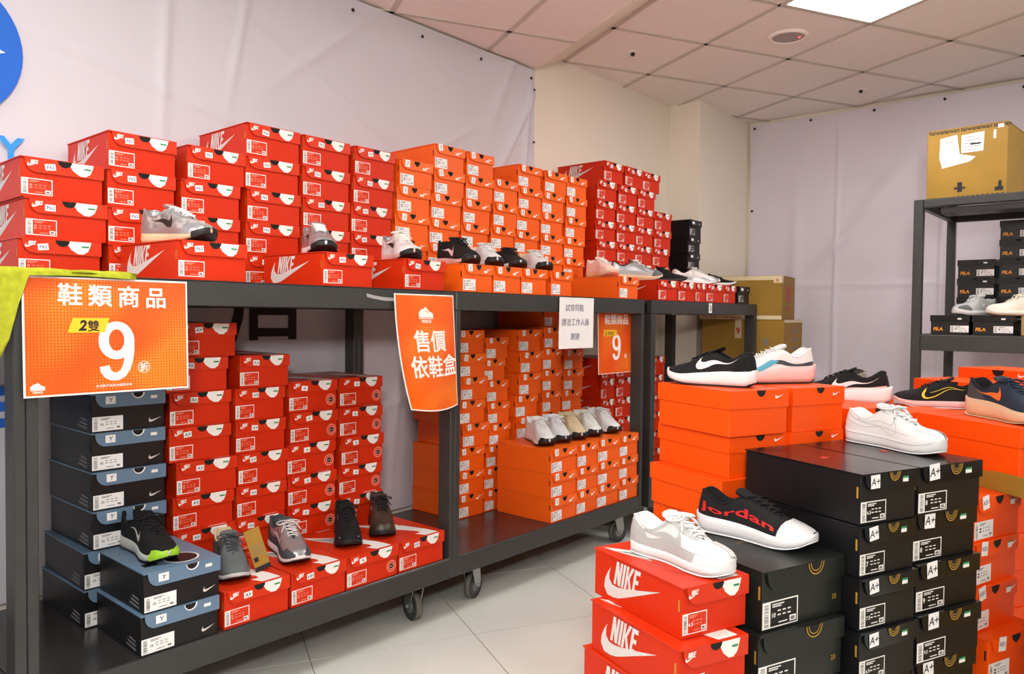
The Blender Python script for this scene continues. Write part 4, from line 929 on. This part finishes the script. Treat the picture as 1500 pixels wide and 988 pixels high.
    if 'word' in g:
        txt, m_, t0, t1, u0, u1 = g['word']; V, Fs = text_geo(txt, 1, bold=.02); xm = max(v[0] for v in V)
        for sd in (-1, 1):
            mb = MB(); mb.mesh([s.P((t0+(t1-t0)*a/xm) if sd > 0 else (t0+(t1-t0)*a/xm), u0+(u1-u0)*b/.75, sd, .0018) for a, b in V], Fs, m_)
            sh(mb).obj('side_lettering', t)
    if 'line' in g:   # groove line round the midsole
        m_, zf = g['line']; mb = MB()
        for sd in (-1, 1):
            mb.tube([(tt*L, s.c(tt)+sd*(s.wd(tt)+s.flare*.9), s.b(tt)+(s.m(tt)-s.b(tt))*zf) for tt in STN[4:-3]], .0008, m_, 5)
        sh(mb).obj('sole_line', t)
    if 'toe_rubber' in g:
        mb = MB()
        for sd in (-1, 1): mb.grid([[s.P(tt, u, sd, .0016) for u in (0, .12, .24, .32+.3*(tt-.9)*8)] for tt in (.9, .925, .95, .975, .99, 1)], g['toe_rubber'], flip=(sd < 0))
        for sd in (-1, 1): mb.grid([[(tt*L+(.003+.002*(tt > .97)), s.c(tt)+sd*(s.wd(tt)+s.flare*q), s.b(tt)+v) for q, v in ((.4, .003), (1.15, .010), (.8, .02), (.2, s.m(tt)-s.b(tt)+.004))] for tt in (.88, .92, .95, .975, .99, 1)], g['toe_rubber'], flip=(sd < 0))
        sh(mb).obj('toe_guard', t, label='dark rubber toe guard')
    return t
def fab(n, c, r=.85, b=.5, sc=900, var=0): return mat(n, c, r, bump=b, bscale=sc, spec=.3, var=var, vscale=60)
F_blk = fab('black_mesh_fabric', (27, 27, 29)); F_blk2 = fab('black_knit', (20, 20, 22)); F_wht = fab('white_mesh', (224, 224, 225)); F_leath = mat('white_leather', (224, 225, 227), .42, bump=.08, bscale=300)
F_lgrey = mat('pale_grey_leather', (176, 178, 178), .5, bump=.1, bscale=300); F_wleath = mat('white_smooth_leather', (218, 217, 218), .4, bump=.06, bscale=300)
foam_w = mat('white_foam', (228, 222, 224), .5, bump=.08, bscale=80); foam_p = mat('pink_foam', (224, 180, 176), .5); foam_g = mat('pale_grey_foam', (188, 190, 190), .55); foam_b = mat('cream_foam', (222, 188, 152), .5)
foam_black = mat('black_foam', (22, 22, 22), .6); rub_b = mat('dark_rubber', (38, 24, 22), .5, bump=.3, bscale=300); rub_w = mat('white_rubber', (218, 218, 221), .45)
F_silver = mat('silver_shine', (168, 170, 174), .32, metal=.6, bump=.3, bscale=200); F_camo = mat('silver_camo', (176, 174, 172), .4, metal=.3, bump=.3, bscale=200, var=.55, vscale=55)
F_grey = fab('mid_grey_fabric', (98, 104, 106)); F_dgrey = fab('dark_grey_fabric', (72, 76, 80)); F_navy = fab('navy_mesh', (40, 52, 68)); F_brn = mat('brown_camo_leather', (66, 54, 44), .4, bump=.2, bscale=150, var=.5, vscale=45)
volt = mat('yellow_green_rubber', (150, 200, 40), .5); coral = mat('coral_print', (240, 120, 50), .5); yel = mat('yellow_line', (214, 196, 40), .5); rednk = mat('red_lettering', (206, 34, 32), .5)
blueg = mat('sky_blue_overlay', (84, 168, 196), .5); dkslate = mat('dark_slate_overlay', (56, 62, 74), .5); peach = fab('peach_mesh', (240, 208, 196)); beige = fab('beige_mesh', (214, 196, 160)); cream = mat('cream_leather', (232, 226, 212), .45, bump=.08, bscale=300); gum = mat('gum_rubber', (190, 140, 90), .5)
BOTH = (-1, 1)
seamm = mat('grey_stitching', (172, 174, 176), .7)
heelp = lambda m, nm='heel_counter', t1=.2, u1=.62: (nm, m, [(0.002, .02), (t1, .02)], [(0.002, u1), (t1*.75, u1*.8)], BOTH, .0012)
toep = lambda m, nm='toe_cap', t0=.84, u1=.55: (nm, m, [(t0-.06, .02), (.995, .02)], [(t0, u1), (.985, u1)], BOTH, .0027)
eye = lambda m, nm='eyestay': (nm, m, [(.42, .72), (.56, .66), (.71, .80)], [(.42, 1), (.56, 1), (.71, 1)], BOTH, .0012)
quarter = lambda m, nm='quarter_overlay': (nm, m, [(.36, .02), (.72, .02)], [(.46, .8), (.6, .8)], BOTH, .0010)
foxing = lambda m, nm='mudguard', u1=.3: (nm, m, [(.03, .02), (.5, .02), (.985, .02)], [(.03, u1), (.5, u1*.7), (.985, u1*1.1)], BOTH, .0019)
LOW = [(0, .070), (.02, .080), (.07, .083), (.14, .074), (.22, .064), (.29, .067), (.36, .080), (.43, .090), (.50, .088), (.56, .080), (.65, .070), (.73, .062), (.82, .058), (.9, .055), (.955, .049), (.985, .042), (1, .034)]
# the big foreground shoes
shoe('white and pale grey low sneaker on the nearest red box', (1.54, .82), .6450, -98, dict(geo=dict(sole='flat', mid=.026, toe_mid=.024, hs=1.04, ht=LOW), upper=F_wleath, mid=rub_w, out=rub_w, lining=F_leath, tongue=F_wht, lace=F_wht, lrad=.0028,
     patch=[heelp(F_lgrey, t1=.26, u1=.7), foxing(F_lgrey, 'toe_rand', .36), eye(F_lgrey), ('collar_overlay', F_lgrey, [(.2, .55), (.42, .62)], [(.2, .92), (.42, .95)], BOTH, .0012), toep(F_wleath, 'toe_cap', .80, 1.0)],
     tick=(F_lgrey, .16, .60, .12, 1.5), line=(F_lgrey, .35), seam=seamm), L=.266)
shoe('black basketball shoe with red side lettering and white sole', (1.80, .758), .6535, -92, dict(geo=dict(mid=.040, toe_mid=.028, hs=1.03, spring=.014, flare=.005), upper=F_blk, mid=rub_w, out=rub_w, lining=F_blk2, tongue=F_blk2, lace=F_blk, lrad=.003, bow=False,
     patch=[toep(rub_w, 'toe_cap', .80, 1.0), ('tongue_tab', rednk, [(.40, .97), (.44, .97)], [(.40, 1), (.44, 1)], BOTH, .003)], word=('jordan', rednk, .06, .72, .20, .44)), L=.298)
shoe('all white leather low sneaker on the double black pile', (2.262, .565), .8455, -112, dict(geo=dict(sole='flat', mid=.036, toe_mid=.029, hs=1.12, ht=LOW), upper=F_leath, mid=rub_w, out=rub_w, lining=F_leath, tongue=F_leath, lace=F_wht, lrad=.003,
     patch=[heelp(F_leath, t1=.24, u1=.6), toep(F_leath, 'toe_cap', .80, .6), eye(F_leath), foxing(F_leath, 'toe_rand', .3), ('lace_tag', ink, [(.60, .97), (.66, .97)], [(.60, 1), (.66, 1)], BOTH, .006)], tick=(F_leath, .14, .62, .08, 1.5), line=(F_lgrey, .78), seam=seamm), L=.287)
shoe('black running shoe with white tick and thick white sole', (2.095, 1.03), .9975, 93, dict(geo=dict(mid=.044, toe_mid=.030, hs=.98), upper=F_blk, mid=foam_w, out=rub_b, lining=F_blk, tongue=F_blk, lace=F_blk, tick=(foam_w, .12, .60, .14, 1.45), patch=[heelp(F_blk2)], bow=False), L=.268)
shoe('white and pink running shoe with blue stripe on orange box', (2.30, .935), .9975, 141, dict(geo=dict(mid=.052, toe_mid=.034, hs=1.05, flare=.006), upper=F_wht, mid=foam_p, out=rub_b, lining=F_leath, tongue=F_wht, lace=F_wht,
     patch=[('dark_side_stripe', dkslate, [(.0, .02), (.35, .08), (.62, .30)], [(.0, .16), (.33, .22), (.60, .40)], BOTH, .0012), ('blue_side_stripe', blueg, [(.46, .26), (.70, .02)], [(.56, .42), (.78, .20)], BOTH, .0014)], bow=False), L=.285)
shoe('black shoe with white tick and tall pale pink sole, heel showing', (2.82, .88), .9005, 108, dict(geo=dict(mid=.056, toe_mid=.034, hs=1.12, flare=.007), upper=F_blk, mid=foam_w, out=rub_b, lining=F_leath, tongue=F_blk, lace=F_blk, collar=F_blk, tick=(foam_w, .10, .62, .05, 1.3), patch=[foxing(foam_p, 'pink_rand', .1)], bow=False), L=.30)
shoe('navy running shoe with coral tick and cream sole', (2.62, .345), .9060, -132, dict(geo=dict(mid=.052, toe_mid=.034, hs=1.12, flare=.009), upper=F_navy, mid=foam_b, out=foam_b, lining=F_blk, tongue=F_navy, lace=F_navy, tick=(coral, .16, .5, .12, 1.2), patch=[heelp(F_dgrey, t1=.3)], bow=True), L=.31)
shoe('black trainer with yellow outlined tick at the right', (2.95, .60), .8955, 110, dict(geo=dict(mid=.026, toe_mid=.022, hs=.92), upper=F_blk, mid=foam_p, out=foam_w, lining=F_blk2, tongue=F_blk, lace=F_blk, tick=(yel, .22, .70, .12, 1.6, F_blk2), bow=False), L=.285)
shoe('worn green-grey camouflage shoe far behind the white sneaker', (3.05, .90), .8955, 20, dict(geo=dict(mid=.03), upper=mat('green_grey_camo', (146, 148, 132), .8, var=.4, vscale=60), mid=foam_g, out=foam_g), L=.27)
# left rack, lower deck
shoe('black running shoe with yellow-green toe on the black box', (.995, 2.275), .4802, -90, dict(geo=dict(mid=.036, toe_mid=.024, hs=1.05), upper=F_blk2, mid=foam_g, out=foam_black, lining=F_blk, tongue=F_blk2, lace=F_blk, tick=(silver, .3, .6, .2, .9), toe_rubber=volt, patch=[('tongue_mark', volt, [(.38, .97), (.41, .97)], [(.38, 1), (.41, 1)], BOTH, .003)]), L=.285)
gs = shoe('mid grey running shoe with a kraft hang tag', (1.25, 2.27), .3652, -108, dict(geo=dict(mid=.03, hs=1.08), upper=F_grey, mid=foam_g, out=foam_black, lining=beige, tongue=F_grey, lace=F_dgrey, tick=(F_dgrey, .2, .62, .12, 1.3), patch=[foxing(F_grey)]), L=.285)
ht = thing('hang_tag', 'kraft card hang tag beside the mid grey shoe', 'tag', (1.298, 2.19, .3665), math.radians(4)); ht.rotation_euler = (math.radians(-14), math.radians(-12), math.radians(-4))
p = MB(); p.box((0, 0, 0), (.052, .0015, .135), kraftl); p.obj('card', ht); p = MB(); fq = lambda x, z, o=0: (x, -.0004-o, z)
rect(p, 0, 0, .052, .014, ink, fq); rect(p, .005, .03, .02, .045, ink, fq); [rect(p, .008, .05+k*.01, .044, .0525+k*.01, inkgrey, fq) for k in range(4)]; p.obj('tag_print', ht)
shoe('grey and silver running shoe with silver laces on red box', (1.468, 2.275), .3652, -104, dict(geo=dict(mid=.03, hs=1.08), upper=F_silver, mid=foam_w, out=foam_black, lining=F_dgrey, tongue=F_dgrey, lace=silver, tick=(foam_w, .2, .62, .12, 1.3), patch=[foxing(F_dgrey, u1=.34), toep(F_dgrey), heelp(F_dgrey), eye(F_silver)]), L=.285)
shoe('plain black knit running shoe on red box', (1.72, 2.285), .3652, -120, dict(geo=dict(mid=.034, hs=1.12), upper=F_blk2, mid=foam_black, out=foam_black, lace=F_blk, tick=(foam_w, .34, .5, .3, .6), patch=[('toe_mark', silver, [(.93, .3), (.95, .3)], [(.92, .34), (.94, .34)], BOTH, .0015)]), L=.285)
shoe('dark brown camouflage sneaker at the rack end on red box', (1.885, 2.29), .3652, -122, dict(geo=dict(mid=.03, hs=1.16), upper=F_brn, mid=foam_black, out=foam_black, lining=F_brn, lace=F_blk, tick=(silver, .2, .4, .3, .8)), L=.285)
# middle rack block: five light running shoes
for i, (x, c, lb) in enumerate(((2.845, F_wht, 'white lace-up running shoe leftmost on the orange block'), (2.97, fab('grey_white_mesh', (216, 217, 220)), 'greyish white running shoe, lilac sole, second on the orange block'), (3.10, beige, 'beige running shoe in the middle of the orange block'), (3.235, fab('mint_white_mesh', (222, 226, 222)), 'white running shoe, fourth on the orange block'), (3.385, F_leath, 'white running shoe rightmost on the orange block'))):
    shoe(lb, (x, 2.275), .5885, -120+(0 if i < 4 else 8), dict(geo=dict(mid=.036, hs=1.08), upper=c, mid=foam_w if i != 1 else mat('lilac_foam', (190, 186, 226), .5), out=rub_b, lace=c, toe_rubber=foam_black), L=.28)
# upper shelf row
UZ = TOP+.1124
silv = dict(geo=dict(mid=.032, hs=1.08), upper=F_camo, mid=foam_b, out=foam_black, lace=white, lining=F_silver, tick=(foam_black, .2, .55, .14, 1.3), patch=[toep(F_silver), foxing(F_silver, u1=.25), heelp(F_silver), eye(F_silver)], toe_rubber=foam_black, bow=False)
shoe('silver camouflage running shoe leftmost on the upper shelf', (1.085, 2.27), UZ, -76, silv, L=.285)
shoe('shiny silver running shoe second on the upper shelf', (1.585, 2.275), UZ, -112, dict(silv, upper=F_silver, mid=foam_w), L=.285)
shoe('white and grey running shoe third on the upper shelf', (1.965, 2.275), UZ, -108, dict(silv, upper=mat('pale_camo', (224, 222, 220), .5, var=.3, vscale=50), mid=foam_p, bow=True, patch=[foxing(F_wht), toep(F_wht)]), L=.285)
shoe('black running shoe with bow, pink sole, on first orange front box', (2.28, 2.275), UZ, -104, dict(geo=dict(mid=.036, hs=1.12), upper=F_blk, mid=foam_p, out=rub_b, lace=F_blk, toe_rubber=foam_black, tick=(foam_w, .2, .6, .1, 1.2)), L=.285)
shoe('white running shoe with peach sole next to the black one', (2.455, 2.28), UZ, -114, dict(geo=dict(mid=.036, hs=1.02), upper=F_wht, mid=foam_w, out=rub_b, lace=F_wht, lining=peach, toe_rubber=foam_black), L=.285)
shoe('black running shoe with bow on third orange front box', (2.60, 2.27), UZ, -114, dict(geo=dict(mid=.028, hs=.92), upper=F_blk, mid=foam_w, out=rub_b, lace=F_blk, toe_rubber=foam_black), L=.27)
shoe('white shoe with beige throat on fourth orange front box', (2.79, 2.275), UZ, -114, dict(geo=dict(mid=.034, hs=.95), upper=F_wht, mid=foam_w, out=rub_b, lace=F_wht, lining=beige, tongue=beige, toe_rubber=foam_black), L=.28)
shoe('peach running shoe on the separate orange box', (3.36, 2.28), UZ, -116, dict(geo=dict(mid=.036, hs=.98), upper=peach, mid=foam_b, out=foam_p, lace=F_wht, bow=False), L=.27)
shoe('grey running shoe with striped laces beside the peach shoe', (3.70, 2.28), UZ, -52, dict(geo=dict(mid=.034, hs=1.05), upper=F_silver, mid=foam_b, out=foam_w, lace=white, lining=F_blk, patch=[foxing(F_lgrey), toep(F_grey)]), L=.29)
shoe('flat black shoe between the two grey running shoes', (4.02, 2.29), UZ, -48, dict(geo=dict(mid=.024, hs=.82), upper=F_blk2, mid=foam_black, out=foam_black, lace=F_blk), L=.28)
shoe('silver and white running shoe near the rack corner', (4.40, 2.28), UZ, -50, dict(geo=dict(mid=.03, hs=1.0), upper=mat('pale_camo', (224, 222, 220)), mid=foam_w, out=foam_black, lace=white, lining=F_blk, patch=[foxing(F_silver), toep(F_silver)]), L=.29)
shoe('black and white low shoe at the rack corner', (4.66, 2.27), UZ, -50, dict(geo=dict(mid=.026, hs=.7), upper=F_blk2, mid=foam_w, out=foam_black, lace=F_blk, bow=False, tick=(foam_w, .2, .6, .1, 1.3)), L=.27)
# metal shelf
shoe('grey sneaker on the metal shelf', (4.63, .78), SZ+.1004, 150, dict(geo=dict(sole='flat', mid=.026, toe_mid=.024, hs=1.05, ht=LOW), upper=F_lgrey, mid=rub_w, out=foam_g, lace=F_wht, patch=[toep(F_grey), heelp(F_grey)], tick=(foam_w, .3, .5, .2, .8)), L=.26)
shoe('cream sneaker with gum sole on the metal shelf', (4.60, .59), SZ+.1004, 118, dict(geo=dict(sole='flat', mid=.026, toe_mid=.024, hs=1.05, ht=LOW), upper=cream, mid=cream, out=gum, lace=cream, patch=[('round_badge', ink, [(.34, .4), (.38, .4)], [(.34, .6), (.38, .6)], BOTH, .002)]), L=.27)
